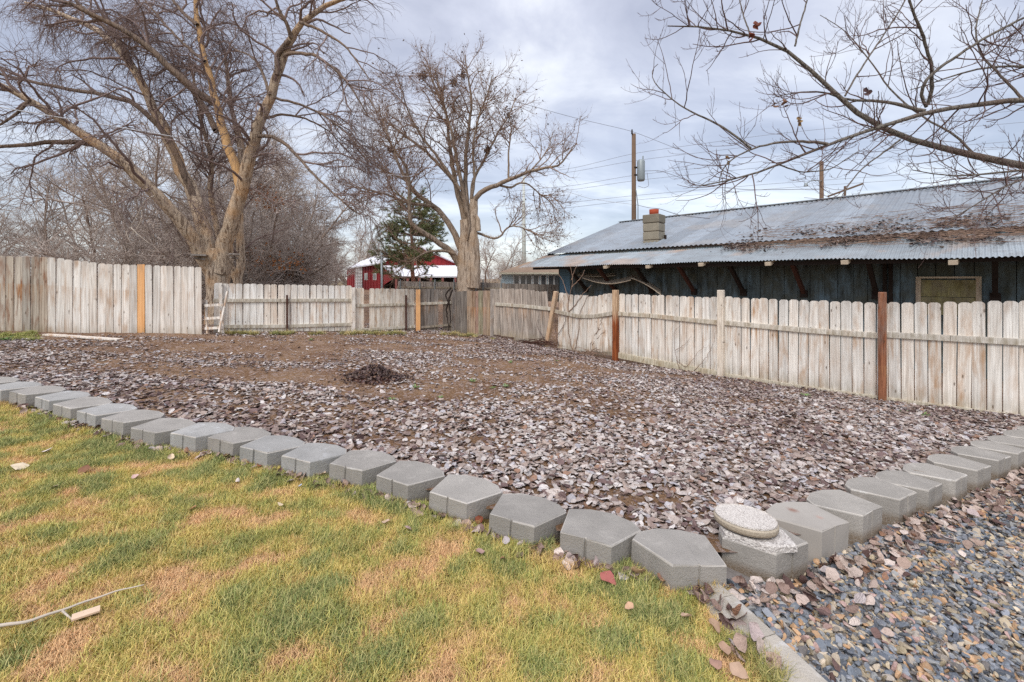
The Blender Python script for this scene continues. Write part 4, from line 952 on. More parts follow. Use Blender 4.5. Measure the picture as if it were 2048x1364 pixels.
# dead pale branch hanging
dd = empty('broken_branch', at(300, 390, 11), 'pale dead branch hanging in an arc over the tall fence', 'branch')
for k, pts in enumerate(([(308, 392), (292, 396), (280, 420), (268, 445), (255, 460), (248, 478)], [(285, 410), (284, 440), (272, 460), (262, 470)], [(262, 455), (275, 468), (290, 480), (300, 488)], [(252, 462), (258, 480), (262, 486)])):
    mb = MB(); mb.tube([tuple(q) for q in spline(LP(pts, 11), 12)], [.016*(1-.6*i/11) for i in range(12)], 5); mb.build('twig', TWIG_P, dd, True)

YB = 18.5
limB = [
 (LP([(932, 640), (932, 575), (930, 540), (932, 505), (935, 470), (934, 440)], YB), .44, .30, 0, 0),
 (LP([(945, 575), (948, 520), (944, 460), (946, 430), (948, 400)], YB-.1), .33, .17, 0, 0),
 (LP([(918, 530), (909, 507), (877, 485), (855, 470), (833, 460), (818, 448), (819, 388), (816, 337), (800, 315), (786, 297), (770, 270)], YB, -1.5), .21, .04, 1),
 (LP([(922, 500), (913, 470), (893, 440), (869, 410), (845, 400), (820, 375), (805, 350), (790, 310), (778, 275), (765, 240)], YB, .8), .22, .04, 1),
 (LP([(870, 412), (845, 410), (810, 405), (790, 395), (770, 388), (727, 377), (700, 372)], YB+.2, -1), .12, .035, 1),
 (LP([(845, 398), (812, 360), (770, 343), (740, 325), (715, 300)], YB+.4, .6), .09, .03, 1),
 (LP([(910, 508), (889, 501), (853, 503), (835, 515), (821, 523), (800, 537)], YB-.2, -1), .10, .025, 1),
 (LP([(932, 450), (918, 400), (909, 361), (900, 300), (893, 226), (880, 180), (870, 140)], YB, .6), .19, .03, 1),
 (LP([(934, 440), (925, 370), (913, 317), (901, 250), (885, 210), (865, 160), (850, 130)], YB, -.8), .15, .025, 1),
 (LP([(938, 440), (932, 380), (930, 329), (938, 250), (944, 194), (935, 150), (930, 110)], YB, .3), .17, .03, 1),
 (LP([(925, 400), (905, 355), (877, 329), (845, 297), (798, 262), (760, 235), (740, 200)], YB+.2, 1.2), .13, .025, 1),
 (LP([(920, 380), (880, 320), (840, 270), (815, 220), (800, 170), (790, 140)], YB-.2, -1.6), .11, .02, 1),
 (LP([(942, 400), (945, 361), (960, 335), (972, 313), (1000, 258), (1019, 230), (1030, 200)], YB, 1), .11, .025, 1),
 (LP([(944, 400), (950, 350), (945, 290), (958, 230), (975, 190), (985, 150)], YB, -1), .10, .025, 1),
 (LP([(940, 430), (944, 404), (964, 380), (996, 369), (1031, 353), (1075, 337), (1122, 333), (1135, 310), (1148, 290)], YB, -1), .19, .03, 1),
 (LP([(1017, 362), (1017, 335), (1017, 305), (1023, 258), (1018, 225)], YB-.4, -.2), .07, .02, 1),
 (LP([(996, 370), (1027, 377), (1035, 364), (1055, 366), (1075, 384), (1106, 408), (1115, 425)], YB-.3, .6), .08, .02, 1),
 (LP([(1060, 342), (1085, 315), (1100, 290), (1105, 265)], YB-.5, .3), .05, .018, 1),
 (LP([(955, 466), (972, 472), (988, 478), (1004, 473), (1012, 455), (1030, 450), (1055, 460), (1087, 478)], YB, -.5), .085, .02, 1),
 (LP([(930, 400), (940, 450), (934, 480)], YB-.35), .10, .06, 1, 0),
 (LP([(950, 430), (956, 440), (957, 462)], YB-.3), .13, .15, 0, 0),
]
specB = dict(flare=1, lk=.66, gens=[
 dict(n=330, len=2.1, r=.024, seg=8, wob=.17, pull=.02, sides=5, t0=.25, ang=(.5, 1.1)),
 dict(n=3000, len=.95, r=.0095, seg=5, wob=.20, pull=.04, sides=3, t0=.1, ang=(.5, 1.2)),
 dict(n=13000, len=.42, r=.006, seg=3, wob=.18, pull=.05, sides=3, t0=.1, ang=(.4, 1.1))])
treeB, PB, RB, rgB = make_tree('maple_tree', at(935, 640, YB), 'large spreading bare tree with a thick pale trunk and brown seed clusters, in the middle', 'tree', limB, specB, [BARK_B, bark_mat('mid_limb_bark', srgb(158, 141, 124), srgb(100, 87, 76), srgb(150, 124, 98)), TWIG_B], 21)

# overhanging branches at the top right; the trunk stands outside the frame
YC = 5.2
limC = [
 ([Vector((9.6, 4.6, -.6)), Vector((9.4, 4.6, .6)), Vector((9.2, 4.7, 1.6)), Vector((9.0, 4.8, 2.6)), Vector((8.9, 4.9, 4.2)), Vector((8.8, 5.0, 6.5))], .24, .12, 0, 0),
 ([Vector((9.05, 4.8, 2.3))]+LP([(2300, 390), (2160, 355), (2048, 333), (1950, 312), (1850, 290), (1780, 270), (1740, 252), (1700, 225), (1660, 180), (1615, 130), (1580, 95), (1530, 75), (1480, 62), (1410, 50), (1360, 43), (1335, 52)], YC, 0), .085, .008, 0),
 ([Vector((8.95, 4.9, 3.6))]+LP([(2300, 195), (2150, 192), (2048, 200), (1950, 206), (1840, 224), (1760, 258), (1700, 275), (1640, 290), (1560, 330), (1500, 355), (1440, 368), (1400, 372)], YC-.2, -.4), .062, .007, 0),
 (LP([(1655, 288), (1600, 282), (1550, 285), (1500, 298), (1460, 320), (1440, 345), (1438, 368)], YC-.5, .2), .022, .005, 0),
 (LP([(1502, 297), (1470, 270), (1440, 250), (1400, 232), (1365, 215), (1340, 195), (1310, 170), (1300, 148), (1304, 134), (1316, 128)], YC-.4, .2), .017, .004, 0),
 (LP([(1850, 222), (1800, 208), (1720, 198), (1690, 203), (1660, 185), (1600, 183), (1545, 195)], YC-.2, .4), .028, .005, 0),
 (LP([(1853, 214), (1841, 190), (1845, 165), (1870, 142), (1910, 115), (1960, 80), (2048, 35), (2100, 15)], YC-.1, -.3), .022, .012, 0),
 (LP([(1855, 210), (1866, 170), (1862, 120), (1845, 70), (1828, 30), (1812, -20)], YC, -.5), .026, .014, 0),
 ([Vector((8.9, 4.9, 4.2))]+LP([(2200, 140), (2048, 134), (1990, 130), (1945, 138), (1890, 155), (1860, 172), (1820, 180)], YC+.2, .4), .045, .007, 0),
 (LP([(1690, 192), (1720, 140), (1760, 80), (1800, 20), (1820, -20)], YC+.3, .2), .014, .01, 0),
 (LP([(1590, 92), (1600, 50), (1615, 0), (1620, -30)], YC, .1), .014, .009, 0),
 (LP([(1500, 68), (1488, 35), (1478, -5)], YC, .1), .011, .007, 0),
 ([Vector((9.1, 4.8, 2.2))]+LP([(2300, 350), (2150, 330), (2048, 338), (1960, 351), (1900, 355), (1840, 345), (1825, 340)], YC-.6, -.3), .04, .005, 0),
 ([Vector((9.1, 4.8, 2.1))]+LP([(2300, 380), (2100, 345), (2030, 357), (1990, 385), (1950, 412), (1920, 425), (1900, 440)], YC-.3, -.3), .03, .006, 0),
 (LP([(1800, 280), (1760, 310), (1720, 340), (1690, 380), (1680, 400)], YC-.1, -.5), .013, .004, 0),
 (LP([(1560, 330), (1600, 345), (1660, 340), (1720, 300)], YC-.3, .3), .011, .005, 0),
 (LP([(1950, 310), (1900, 260), (1850, 240), (1780, 180), (1740, 120), (1690, 60), (1640, 30)], YC+.2, .7), .018, .005, 0),
 (LP([(2048, 200), (2000, 150), (1960, 110), (1950, 60), (1965, 0)], YC-.2, .4), .018, .007, 0),
]
specC = dict(gens=[
 dict(n=260, len=.95, r=.008, seg=9, wob=.12, pull=-.02, pull_end=.12, sides=4, t0=.1, tb=.75, ang=(.5, 1.2), tip=.4),
 dict(n=1050, len=.42, r=.0036, seg=6, wob=.13, pull=-.02, pull_end=.30, sides=3, t0=.15, ang=(.5, 1.2), tip=.6),
 dict(n=3800, len=.075, r=.0028, seg=3, wob=.1, pull=.12, pull_end=.3, sides=3, t0=.1, ang=(.4, .9), tip=.7)])
treeC, PC, RC, rgC = make_tree('poplar_tree', Vector((9.6, 4.6, -.6)), 'bare grey branches with curled twigs reaching over the metal roof from the right edge', 'tree', limC, specC, [BARK_C, BARK_C, TWIG_C], 31)

# wild background trees: four shapes, each placed several times
def wild(seed, H=9, spread=.55, stems=4, tw=3200, r=.16):
    rg = np.random.default_rng(seed); K = 14
    st_ = np.zeros((stems, 3)); st_[:, :2] = rg.normal(0, .25, (stems, 2)); a = rg.uniform(0, 6.28, stems)
    D = np.stack([np.cos(a)*spread*rg.uniform(.1, 1, stems), np.sin(a)*spread*rg.uniform(.1, 1, stems), np.ones(stems)], 1)
    P = grow(st_, D, H*rg.uniform(.7, 1, stems), K, .09, .03, rg); Rr = taper(stems, K, r*rg.uniform(.6, 1, stems), np.full(stems, .03))
    trunk = tubes(P, Rr, 7); parts = []
    for gdef in (dict(n=stems*16, len=H*.34, r=.045, seg=7, wob=.16, pull=.05, sides=4, t0=.12, ang=(.5, 1.1)), dict(n=stems*110, len=H*.17, r=.018, seg=5, wob=.2, pull=.0, sides=3, t0=.1, ang=(.5, 1.2)), dict(n=tw, len=H*.085, r=.011, seg=3, wob=.22, pull=-.02, sides=3, t0=.1, ang=(.5, 1.2))):
        pos, dr, rad, t, _ = spawn(P, Rr, gdef['n'], rg, gdef['t0'], gdef['ang'], .8); n = len(pos); L = gdef['len']*rg.uniform(.5, 1.3, n)*(1-.4*t); r0 = np.minimum(rad*.8, gdef['r']*rg.uniform(.7, 1.3, n))
        P = grow(pos, dr, L, gdef['seg'], gdef['wob'], gdef['pull'], rg); Rr = taper(n, gdef['seg'], r0, r0*.4); parts.append(tubes(P, Rr, gdef['sides']))
    return npmesh('trunk', *trunk, BARK_D, True), npmesh('crown', *merge(parts), TWIG_D)
BARK_D = bark_mat('background_bark', srgb(160, 144, 132), srgb(112, 100, 92), srgb(160, 130, 104))
kinds = [wild(41, 9, .55, 4, 4200), wild(42, 8, .9, 6, 4200, .12), wild(43, 10, .35, 3, 4000, .2), wild(44, 5, 1.3, 9, 4500, .06)]
def put_tree(k, px, Y, H, rz, label, name='wild_tree', cat='tree', base=-.6, group='bare trees beyond the fences', tone=1):
    x = (px-1024)/FPX*Y; h0 = (9, 8, 10, 5)[k]; rt = empty(name, (x, Y, base), label, cat, group, rz); s_ = H/h0
    rt.scale = (s_, s_, s_)
    for nm, me in zip(('trunk', 'crown'), kinds[k]):
        o = link(nm, me, rt, world_space=False)
        if nm == 'crown': o['kind'] = 'stuff'
wt_ = [(1, -120, 22, 8.5, 'bare bushy tree at the far left edge above the tall fence'), (0, 60, 27, 9, 'spreading bare tree whose fan of branches rises above the left part of the tall fence'), (1, 205, 25, 8.8, 'fan shaped bare tree above the middle of the tall fence, left of the orange board'),
       (2, 130, 52, 9, 'distant small bare tree between the two fan shaped ones at the left'), (2, 300, 30, 11.0, 'grey bare tree behind the orange board in the tall fence'), (0, 370, 24, 10.5, 'dense bare tree directly left of the big trunk'), (2, 420, 30, 14, 'tall bare tree rising behind the big trunk'),
       (0, 515, 26, 10.5, 'dense bare tree immediately right of the big trunk'), (2, 560, 33, 12, 'tall bare tree standing above the low white fence'), (2, 596, 28, 9.5, 'broad bare tree above the right part of the low white fence'), (2, 655, 48, 10.5, 'bare tree just left of the red barn'), (1, 712, 76, 13, 'distant bare tree behind the barn roof'),
       (2, 480, 42, 15, 'farthest tall bare tree seen through the crown of the big one'), (2, -30, 50, 11, 'distant bare tree at the left edge, behind the bushy one'), (2, 752, 84, 10, 'far bare tree directly behind the pine'), (1, 978, 60, 9.3, 'small rounded bare tree right of the thick pale trunk'), (0, 1015, 75, 6.5, 'small distant bare tree behind the blue house'), (1, 1035, 80, 6.0, 'low distant bare tree by the steel pole'), (2, 262, 60, 13, 'far bare tree between the fans and the big trunk')]
for i, (k, px, Y, H, lb) in enumerate(wt_): put_tree(k, px, Y, H, i*1.7, lb)
bs = [(20, 20, 2.9), (110, 19, 2.5), (180, 18, 2.4), (255, 18, 3.0), (330, 17.5, 4.6), (385, 18, 5.0), (500, 17, 5.2), (525, 19, 4.8), (560, 20, 4.2), (600, 26, 4.0), (625, 44, 4.6)]
bl_ = ['at the left edge above the darkest boards', 'above the peeling boards', 'above the pale boards left of the orange one', 'just left of the orange board', 'just right of the orange board', 'hiding the left foot of the big trunk', 'right of the big trunk', 'above the left half of the low fence', 'above the steel post of the low fence', 'above the right half of the low fence', 'against the left wall of the red barn']
for i, (px, Y, H) in enumerate(bs): put_tree(3, px, Y, H*1.05, i*2.1, 'tangled leafless thicket shrub ' + bl_[i], 'thicket_shrub', 'shrub', -.5, 'leafless shrubs behind the fences')

# pine
YP = 31.0
pn = empty('pine_tree', at(826, 620, YP), 'dark green pine with a reddish trunk in front of the red barn', 'pine tree')
rg = np.random.default_rng(5)
q, r, V, F = limb_mesh(LP([(827, 640), (827, 560), (824, 500), (822, 440), (818, 385)], YP), .26, .04, rg, 9, 16, .04)
link('trunk', npmesh('trunk', V, F, bark_mat('pine_bark', srgb(150, 104, 88), srgb(96, 62, 52), srgb(150, 92, 70)), True), pn)
n = 120; tt = np.where(rg.random(n) < .1, rg.uniform(.36, .5, n), rg.uniform(.5, 1, n)); pos = q[(tt*15).astype(int)]; a = rg.uniform(0, 6.28, n); D = np.stack([np.cos(a), np.sin(a), rg.uniform(-.15, .35, n)], 1)
L = (3.3*(1-tt)**.45+.35)*rg.uniform(.6, 1.1, n); L = np.minimum(L, 3.1); P = grow(pos, D, L, 7, .10, .02, rg); Rr = taper(n, 7, np.full(n, .045), np.full(n, .012)); V1 = tubes(P, Rr, 4)
pos2, dr2, rad2, t2, _ = spawn(P, Rr, 900, rg, .3, (.3, 1.0)); P2 = grow(pos2, dr2, np.full(900, .62)*rg.uniform(.5, 1.2, 900), 3, .12, .08, rg); R2 = taper(900, 3, np.full(900, .012), np.full(900, .006)); V2 = tubes(P2, R2, 3)
V, F = merge([V1, V2]); link('branches', npmesh('branches', V, F, TWIG_A), pn)['kind'] = 'stuff'
m_ = 52000; pos3, dr3, _, _, _ = spawn(P2, R2, m_, rg, .1, (.3, 1.2)); Ln = rg.uniform(.14, .28, m_)[:, None]; sd_ = nrm(np.cross(dr3, rg.normal(0, 1, (m_, 3))))*.014
V = np.stack([pos3-sd_, pos3+sd_, pos3+dr3*Ln], 1).reshape(-1, 3); F = np.arange(m_*3).reshape(-1, 3)
link('crown', npmesh('crown', V, F, NEEDLE, uvcol=np.repeat(rg.random(m_), 3)), pn)['kind'] = 'stuff'

# ------------------------------------------------------------ leaves
def leaf_proto(seed, roll, curl, wid=.9):
    """a dry leaf: pointed oval, rolled about its midrib and curled along it, with a wavy rim"""
    r = random.Random(seed); n = 9; V = []; F = []
    prof = [.03, .24, .40, .47, .46, .40, .29, .15, .01]; tw = r.uniform(-.9, .9); ph = r.uniform(0, 6)
    a1, a2 = r.uniform(-.4, .4), r.uniform(-.4, .4)
    for i in range(n):
        t = i/(n-1); y = t-.5; w = prof[i]*wid*r.uniform(.9, 1.1); yy = y*(1-.35*abs(curl)*abs(y)); zc_ = curl*(y*y)*1.2 + a1*.1*math.sin(5*y+ph)
        for s_ in (-1, -.5, 0, .5, 1):
            u = s_*w; k = roll*(1+.5*math.sin(3*t+ph)); x = math.sin(k*u)/k if abs(k) > .01 else u; z = (1-math.cos(k*u))/k if abs(k) > .01 else 0
            z += zc_ + tw*x*y + (abs(s_)**2)*.05*math.sin(11*t+ph+s_*2) + .05*abs(s_)*(1 if seed % 2 else -1)
            V.append((x+a2*.2*y*y, yy, z*.62))
    for i in range(n-1):
        for k in range(4): F.append((i*5+k, i*5+k+1, (i+1)*5+k+1, (i+1)*5+k))
    mz = min(v[2] for v in V); V = [(x, y, z-mz) for x, y, z in V]
    return npmesh('leaf', V, F, LEAF, True)
leaf_protos = [leaf_proto(i, c, f, w) for i, (c, f, w) in enumerate([(.6, .15, .95), (1.8, .3, .9), (-1.2, -.2, .95), (3.0, .5, .9), (-2.4, .2, .85), (4.2, .3, 1.0), (1.2, -.5, .8), (3.4, .9, .95)])]
PAL = np.array([srgb(*c)[:3] for c in [(214, 201, 193), (196, 181, 172), (228, 219, 213), (184, 164, 152), (160, 139, 130), (200, 194, 196), (130, 106, 102), (100, 78, 74), (166, 130, 108), (186, 174, 174)]])
def in_bed(x, y): return (y > rowY(x)+.34) & (fdist(x, y) > .05) & (x > -14)
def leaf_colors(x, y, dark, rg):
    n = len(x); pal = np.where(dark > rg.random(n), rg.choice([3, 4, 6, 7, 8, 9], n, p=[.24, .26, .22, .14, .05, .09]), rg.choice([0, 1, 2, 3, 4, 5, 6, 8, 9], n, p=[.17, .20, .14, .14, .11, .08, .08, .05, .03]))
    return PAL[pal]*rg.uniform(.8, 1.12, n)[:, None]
rg = np.random.default_rng(99)
N0 = 250000; x = rg.uniform(-13, 8.2, N0); y = rg.uniform(2.3, 14.5, N0)
# soil shows in raked streaks; the litter is thickest near the block edge and along the right fence
dist_row = y-(rowY(x)+.34); dr_ = np.clip(dist_row, 0, 9); fd_ = fdist(x, y)
streak = fbm(x*.55+y*.15, y*1.9, 17, 4); patch = fbm(x*.8, y*1.1, 23, 3)
cover = .75*np.exp(-(dr_/1.6)**2) + .9*np.exp(-(np.clip(fd_, 0, 9)/1.7)**2) + .55*np.clip((x+1.2)/3, 0, 1)*np.exp(-(dr_/3.2)**2) + .26
cover = np.clip(cover + (streak-.51)*2.3 + (patch-.5)*1.1, .07, 1.0)
cover = np.where((x < -5) & (dist_row > 1.0), cover*.8, cover)
dens = np.where(y < 7, 1.0, .8)
keep = in_bed(x, y) & (rg.random(N0) < cover**1.5*dens*.90); x, y, cov = x[keep], y[keep], cover[keep]; n = len(x)
z = soil(x, y)+rg.uniform(0, .018, n)*cov+.002
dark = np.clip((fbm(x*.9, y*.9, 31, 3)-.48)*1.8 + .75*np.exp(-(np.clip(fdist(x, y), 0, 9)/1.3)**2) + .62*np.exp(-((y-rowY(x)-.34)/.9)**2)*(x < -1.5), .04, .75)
sc = np.where(rg.random(n) < .12, rg.uniform(.075, .10, n), rg.uniform(.038, .076, n))*(1-.15*(y > 6)); tl_ = np.where(rg.random(n) < .15, .6, .2); rot = np.stack([rg.normal(0, 1, n)*tl_, rg.normal(0, 1, n)*tl_, rg.uniform(0, 6.28, n)], 1)
fl_ = rg.random(n) < .3; rot[fl_, 0] += math.pi; z[fl_] += .014
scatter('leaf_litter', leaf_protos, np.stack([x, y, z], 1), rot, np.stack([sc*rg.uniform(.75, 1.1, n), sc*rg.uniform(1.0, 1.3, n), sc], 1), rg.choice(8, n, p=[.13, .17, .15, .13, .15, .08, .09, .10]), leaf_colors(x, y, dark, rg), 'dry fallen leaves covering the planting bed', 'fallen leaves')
print('litter', n)
nf = 26000; i_ = rg.integers(0, n, nf); fx, fy = x[i_]+rg.normal(0, .22, nf), y[i_]+rg.normal(0, .22, nf); kf = in_bed(fx, fy) & (fy < 11); fx, fy = fx[kf], fy[kf]; nf = len(fx); sf = rg.uniform(.014, .032, nf)
scatter('leaf_crumbs', leaf_protos, np.stack([fx, fy, soil(fx, fy)+rg.uniform(.001, .008, nf)], 1), np.stack([rg.normal(0, .3, nf), rg.normal(0, .3, nf), rg.uniform(0, 6.28, nf)], 1), np.stack([sf*rg.uniform(.4, 1, nf), sf*1.3, sf], 1), rg.integers(0, 8, nf), leaf_colors(fx, fy, np.full(nf, .6), rg)*.85, 'broken crumbs of old leaf between the fallen leaves', 'leaf crumbs')
ns = 2600; sx2, sy2 = x[rg.integers(0, n, ns)]+rg.normal(0, .2, ns), y[rg.integers(0, n, ns)]+rg.normal(0, .2, ns); ks = in_bed(sx2, sy2); sx2, sy2 = sx2[ks], sy2[ks]; ns = len(sx2)
aa = rg.uniform(0, 6.28, ns); P = grow(np.stack([sx2, sy2, soil(sx2, sy2)+.022], 1), np.stack([np.cos(aa), np.sin(aa), rg.normal(0, .1, ns)], 1), rg.gamma(2.2, .045, ns)+.03, 4, .12, 0, rg); V, F = tubes(P, taper(ns, 4, rg.uniform(.0014, .0032, ns), np.full(ns, .001)), 3)
o = link('twig_litter', npmesh('twig_litter', V, F, simple('leaf_stalk', srgb(148, 122, 98), .8, .2, .4, 4))); tag(o, 'leaf stalks and short twigs lying among the fallen leaves', 'twigs', None, 'stuff')
# drift of leaves along the blocks on the gravel side and strewn on the gravel
def strew(name, label, f, n, smin=.05, smax=.09, darkp=.4, hh=.02, tiltv=.5):
    P = []; rr = np.random.default_rng(hash(label) % 1000 if False else len(label)+n)
    xx, yy = f(rr, n); zz = np.where(xx > curbX(yy)+.05, GR(xx, yy), G(xx, yy))+rr.uniform(.008, hh, n); s = rr.uniform(smin, smax, n); rot = np.stack([rr.normal(0, tiltv, n), rr.normal(0, tiltv, n), rr.uniform(0, 6.28, n)], 1)
    scatter(name, leaf_protos, np.stack([xx, yy, zz], 1), rot, np.stack([s, s*1.1, s], 1), rr.integers(0, 8, n), leaf_colors(xx, yy, np.full(n, darkp), rr)*np.array([1.04, .96, .9]), label, 'fallen leaves')
def edge_r(rr, n):
    u = rr.random(n)**1.0; x = 1.15+u*6.0; off = np.abs(rr.normal(0, .13, n))+.0; y = rowY(x)-.02-off; return x+.3*off, y
strew('leaf_drift', 'brown leaves drifted against the gravel side of the wall blocks', edge_r, 620, .045, .09, .35, .05)
def edge_c(rr, n):
    t = rr.random(n)**1.3; x = 1.0+rr.normal(0, .07, n)-t*.02; y = 2.38-t*.5; return x+t*.1, y
strew('leaf_drift', 'curled leaves gathered around the end of the concrete curb', edge_c, 34, .05, .09, .4, .06, .8)
def on_gravel(rr, n):
    x = rr.uniform(1.3, 5.0, n*3); y = rr.uniform(1.4, 4.0, n*3); k = (y < rowY(x)-.1) & (x > curbX(y)+.12) & (rr.random(n*3) < .2+.8*np.exp(-(rowY(x)-y)/.7)); x, y = x[k][:n], y[k][:n]; x = np.resize(x, n); y = np.resize(y, n); return x, y
strew('leaf_scatter', 'dry leaves scattered over the gravel', on_gravel, 170, .04, .075, .4, .03)
def edge_l(rr, n):
    x = -5.5+6.3*rr.random(n)**.8; y = rowY(x)-np.abs(rr.normal(0, .05, n)); return x, y
strew('leaf_drift', 'dry leaves caught along the lawn side of the wall blocks', edge_l, 240, .045, .09, .4, .03, .7)
# leaves and twigs fallen on the metal roof
rr = np.random.default_rng(3); n = 3000; sL = s_at(1430, DM); sR = s_at(2120, DM); s_ = sL+(sR-sL)*rr.random(n)**.7; dd_ = np.where(rr.random(n) < .75, DM-.05-np.abs(rr.normal(0, .32, n)), DM+np.abs(rr.normal(0, .6, n)))
clump = fbm(s_*1.3, dd_*1.5, 4, 3); k = (clump > .50) & (dd_ > DA+.05); s_, dd_ = s_[k], dd_[k]; n = len(s_)
zz = np.where(dd_ < DM, ZE+(ZM-ZE)*(dd_-DA)/(DM-DA), ZM+.05+(ZR-ZM)*(dd_-DM)/(DR-DM))+.025 + np.where(dd_ < DM, np.array([sagf(q) for q in s_])*(1-(dd_-DA)/(DM-DA)), 0)
PX = np.stack([BN.x*dd_-BD.x*s_, BN.y*dd_-BD.y*s_, zz], 1); s = rr.uniform(.05, .11, n); rot = np.stack([rr.normal(.25, .3, n), rr.normal(0, .3, n), rr.uniform(0, 6.28, n)], 1)
scatter('roof_leaves', leaf_protos, PX, rot, np.stack([s, s, s], 1), rr.integers(0, 8, n), leaf_colors(s_, dd_, np.full(n, .9), rr)*.6, 'brown leaves caught on the metal awning', 'fallen leaves')
n = 620; s_ = sL+(sR-sL)*rr.random(n)**.6; dd_ = np.where(rr.random(n) < .6, DM-.06-np.abs(rr.normal(0, .3, n)), DM+np.abs(rr.normal(0, 1.1, n))); dd_ = np.maximum(dd_, DA+.1)
zz = np.where(dd_ < DM, ZE+(ZM-ZE)*(dd_-DA)/(DM-DA), ZM+.05+(ZR-ZM)*(dd_-DM)/(DR-DM))+.03
P0 = np.stack([BN.x*dd_-BD.x*s_, BN.y*dd_-BD.y*s_, zz], 1); a = rr.normal(0, .5, n)
D0 = np.outer(np.cos(a), [-BD.x, -BD.y, 0])+np.outer(np.sin(a), [BN.x, BN.y, .33]); P = grow(P0, D0, rr.uniform(.2, .9, n), 4, .06, 0, rr); V, F = tubes(P, taper(n, 4, rr.uniform(.004, .009, n), np.full(n, .003)), 3)
o = link('roof_twigs', npmesh('roof_twigs', V, F, TWIG_B)); tag(o, 'fallen twigs strewn across the metal roof', 'twigs', None, 'stuff')

# leaf pile in the bed
pc = gp(750, 758, .085); rr = np.random.default_rng(8)
pile = empty('leaf_pile', (pc.x, pc.y, float(soil(pc.x, pc.y))), 'dark purple brown heap of raked leaves in the middle of the bed', 'leaf pile')
def piler(u, v): return .18*np.exp(-((u/.30)**2+(v/.24)**2))
xs = np.linspace(-.8, .8, 30); X, Y = np.meshgrid(xs, xs); Z = piler(X, Y)+(fbm(X*9, Y*9, 2)-.5)*.04-.03
V = np.stack([X+pc.x, Y+pc.y, Z+soil(X+pc.x, Y+pc.y)], -1).reshape(-1, 3); i, j = np.meshgrid(np.arange(29), np.arange(29)); a = (j*30+i).ravel(); link('mound', npmesh('mound', V, np.stack([a, a+1, a+31, a+30], 1), simple('leaf_mould', srgb(78, 54, 48), .95, .1, .4, 30, bump=1), True), pile)
n = 1300; u = rr.normal(0, .21, n); v = rr.normal(0, .17, n); zz = piler(u, v)+soil(u+pc.x, v+pc.y)+rr.uniform(-.01, .02, n)
cl = PAL[rr.choice([6, 7, 4, 8, 7], n)]*rr.uniform(.5, 1.0, n)[:, None]; s = rr.uniform(.03, .06, n)
o = scatter('heaped_leaves', leaf_protos, np.stack([u+pc.x, v+pc.y, zz], 1), np.stack([rr.normal(0, .7, n), rr.normal(0, .7, n), rr.uniform(0, 6, n)], 1), np.stack([s, s, s], 1), rr.integers(0, 8, n), cl, parent=pile)

# individual leaves on the lawn
lone = [(38, 935, .12, (214, 196, 168), 'pale cream leaf lying flat near the left edge of the lawn', 0), (96, 903, .07, (220, 206, 196), 'small white leaf on the lawn above the big cream one', 4), (108, 976, .05, (206, 186, 160), 'tan leaf on the lawn below the big cream one', 2), (168, 943, .10, (122, 84, 62), 'dark brown curled leaf on the lawn right of the big cream one', 3), (270, 954, .06, (190, 158, 150), 'pinkish leaf on the lawn below the seventh block', 1), (224, 1046, .035, (190, 196, 206), 'small bluish white leaf alone in the middle left lawn', 0), (342, 915, .07, (206, 184, 156), 'tan leaf in the grass against the tenth block', 5),
 (475, 963, .05, (200, 186, 176), 'beige leaf in the grass below the dark curled pair', 4), (500, 925, .075, (160, 110, 84), 'brown curled leaf at the foot of the eighth block', 3), (520, 930, .065, (148, 84, 56), 'orange brown leaf at the foot of the eighth block', 5), (600, 972, .04, (176, 186, 202), 'tiny blue grey leaf on the lawn under the sixth block', 0), (640, 950, .09, (196, 172, 150), 'crumpled beige leaf in front of the seventh block', 7), (772, 1045, .06, (186, 160, 140), 'curled tan leaf on dry grass below the fourth block', 3), (815, 1057, .06, (168, 140, 132), 'mauve leaf on dry grass right of the curled tan one', 2),
 (958, 1042, .08, (120, 66, 46), 'rusty leaf wedged between the third and fourth blocks', 5), (1012, 1082, .06, (170, 160, 160), 'grey leaf in the grass below the third block', 2), (960, 1105, .06, (160, 130, 120), 'dull brown leaf lying left of the grey one', 3), (1138, 1100, .09, (150, 124, 114), 'mottled leaf against the face of the second block', 6), (1216, 1160, .10, (158, 92, 84), 'large reddish curled leaf in the grass left of the corner block', 6), (1275, 1148, .12, (170, 140, 110), 'large tan crumpled leaf against the corner block', 7), (1258, 1215, .05, (186, 150, 120), 'small tan leaf in the grass below the large red one', 1),
 (1430, 1255, .07, (158, 130, 108), 'upright pale leaf left of the curb', 5), (1450, 1300, .065, (164, 134, 112), 'large folded tan leaf lying on the grass beside the curb', 3), (1432, 1330, .06, (156, 122, 106), 'large pinkish leaf on the grass near the bottom edge', 2), (1478, 1345, .075, (172, 144, 122), 'largest pale brown leaf at the bottom edge beside the curb', 1), (1372, 1235, .06, (184, 156, 134), 'curled cream leaf in front of the corner block', 5), (1005, 1120, .05, (150, 104, 80), 'brown leaf flat on the lawn below the grass tuft', 4), (385, 1018, .045, (160, 110, 86), 'small brown leaf in the middle of the lawn', 1), (560, 1010, .04, (200, 180, 150), 'tiny straw coloured leaf in the middle of the lawn', 4)]
lone_m = {}
for (px, py, s_, c, lb, k) in lone:
    q = gp(px, py, .03); mt = lone_m.get(c)
    if mt is None: mt = simple('leaf_tone', srgb(*c), .65, .3, .25, 3); lone_m[c] = mt
    me = leaf_protos[k].copy(); me.materials.clear(); me.materials.append(mt); o = link('fallen_leaf', me); o.location = (q.x, q.y, float(G(q.x, q.y))+.034); o.scale = (s_, s_*1.1, s_); o.rotation_euler = (random.uniform(-.5, .5), random.uniform(-.5, .5), random.uniform(0, 6)); tag(o, lb, 'leaf', 'single leaves on the lawn')

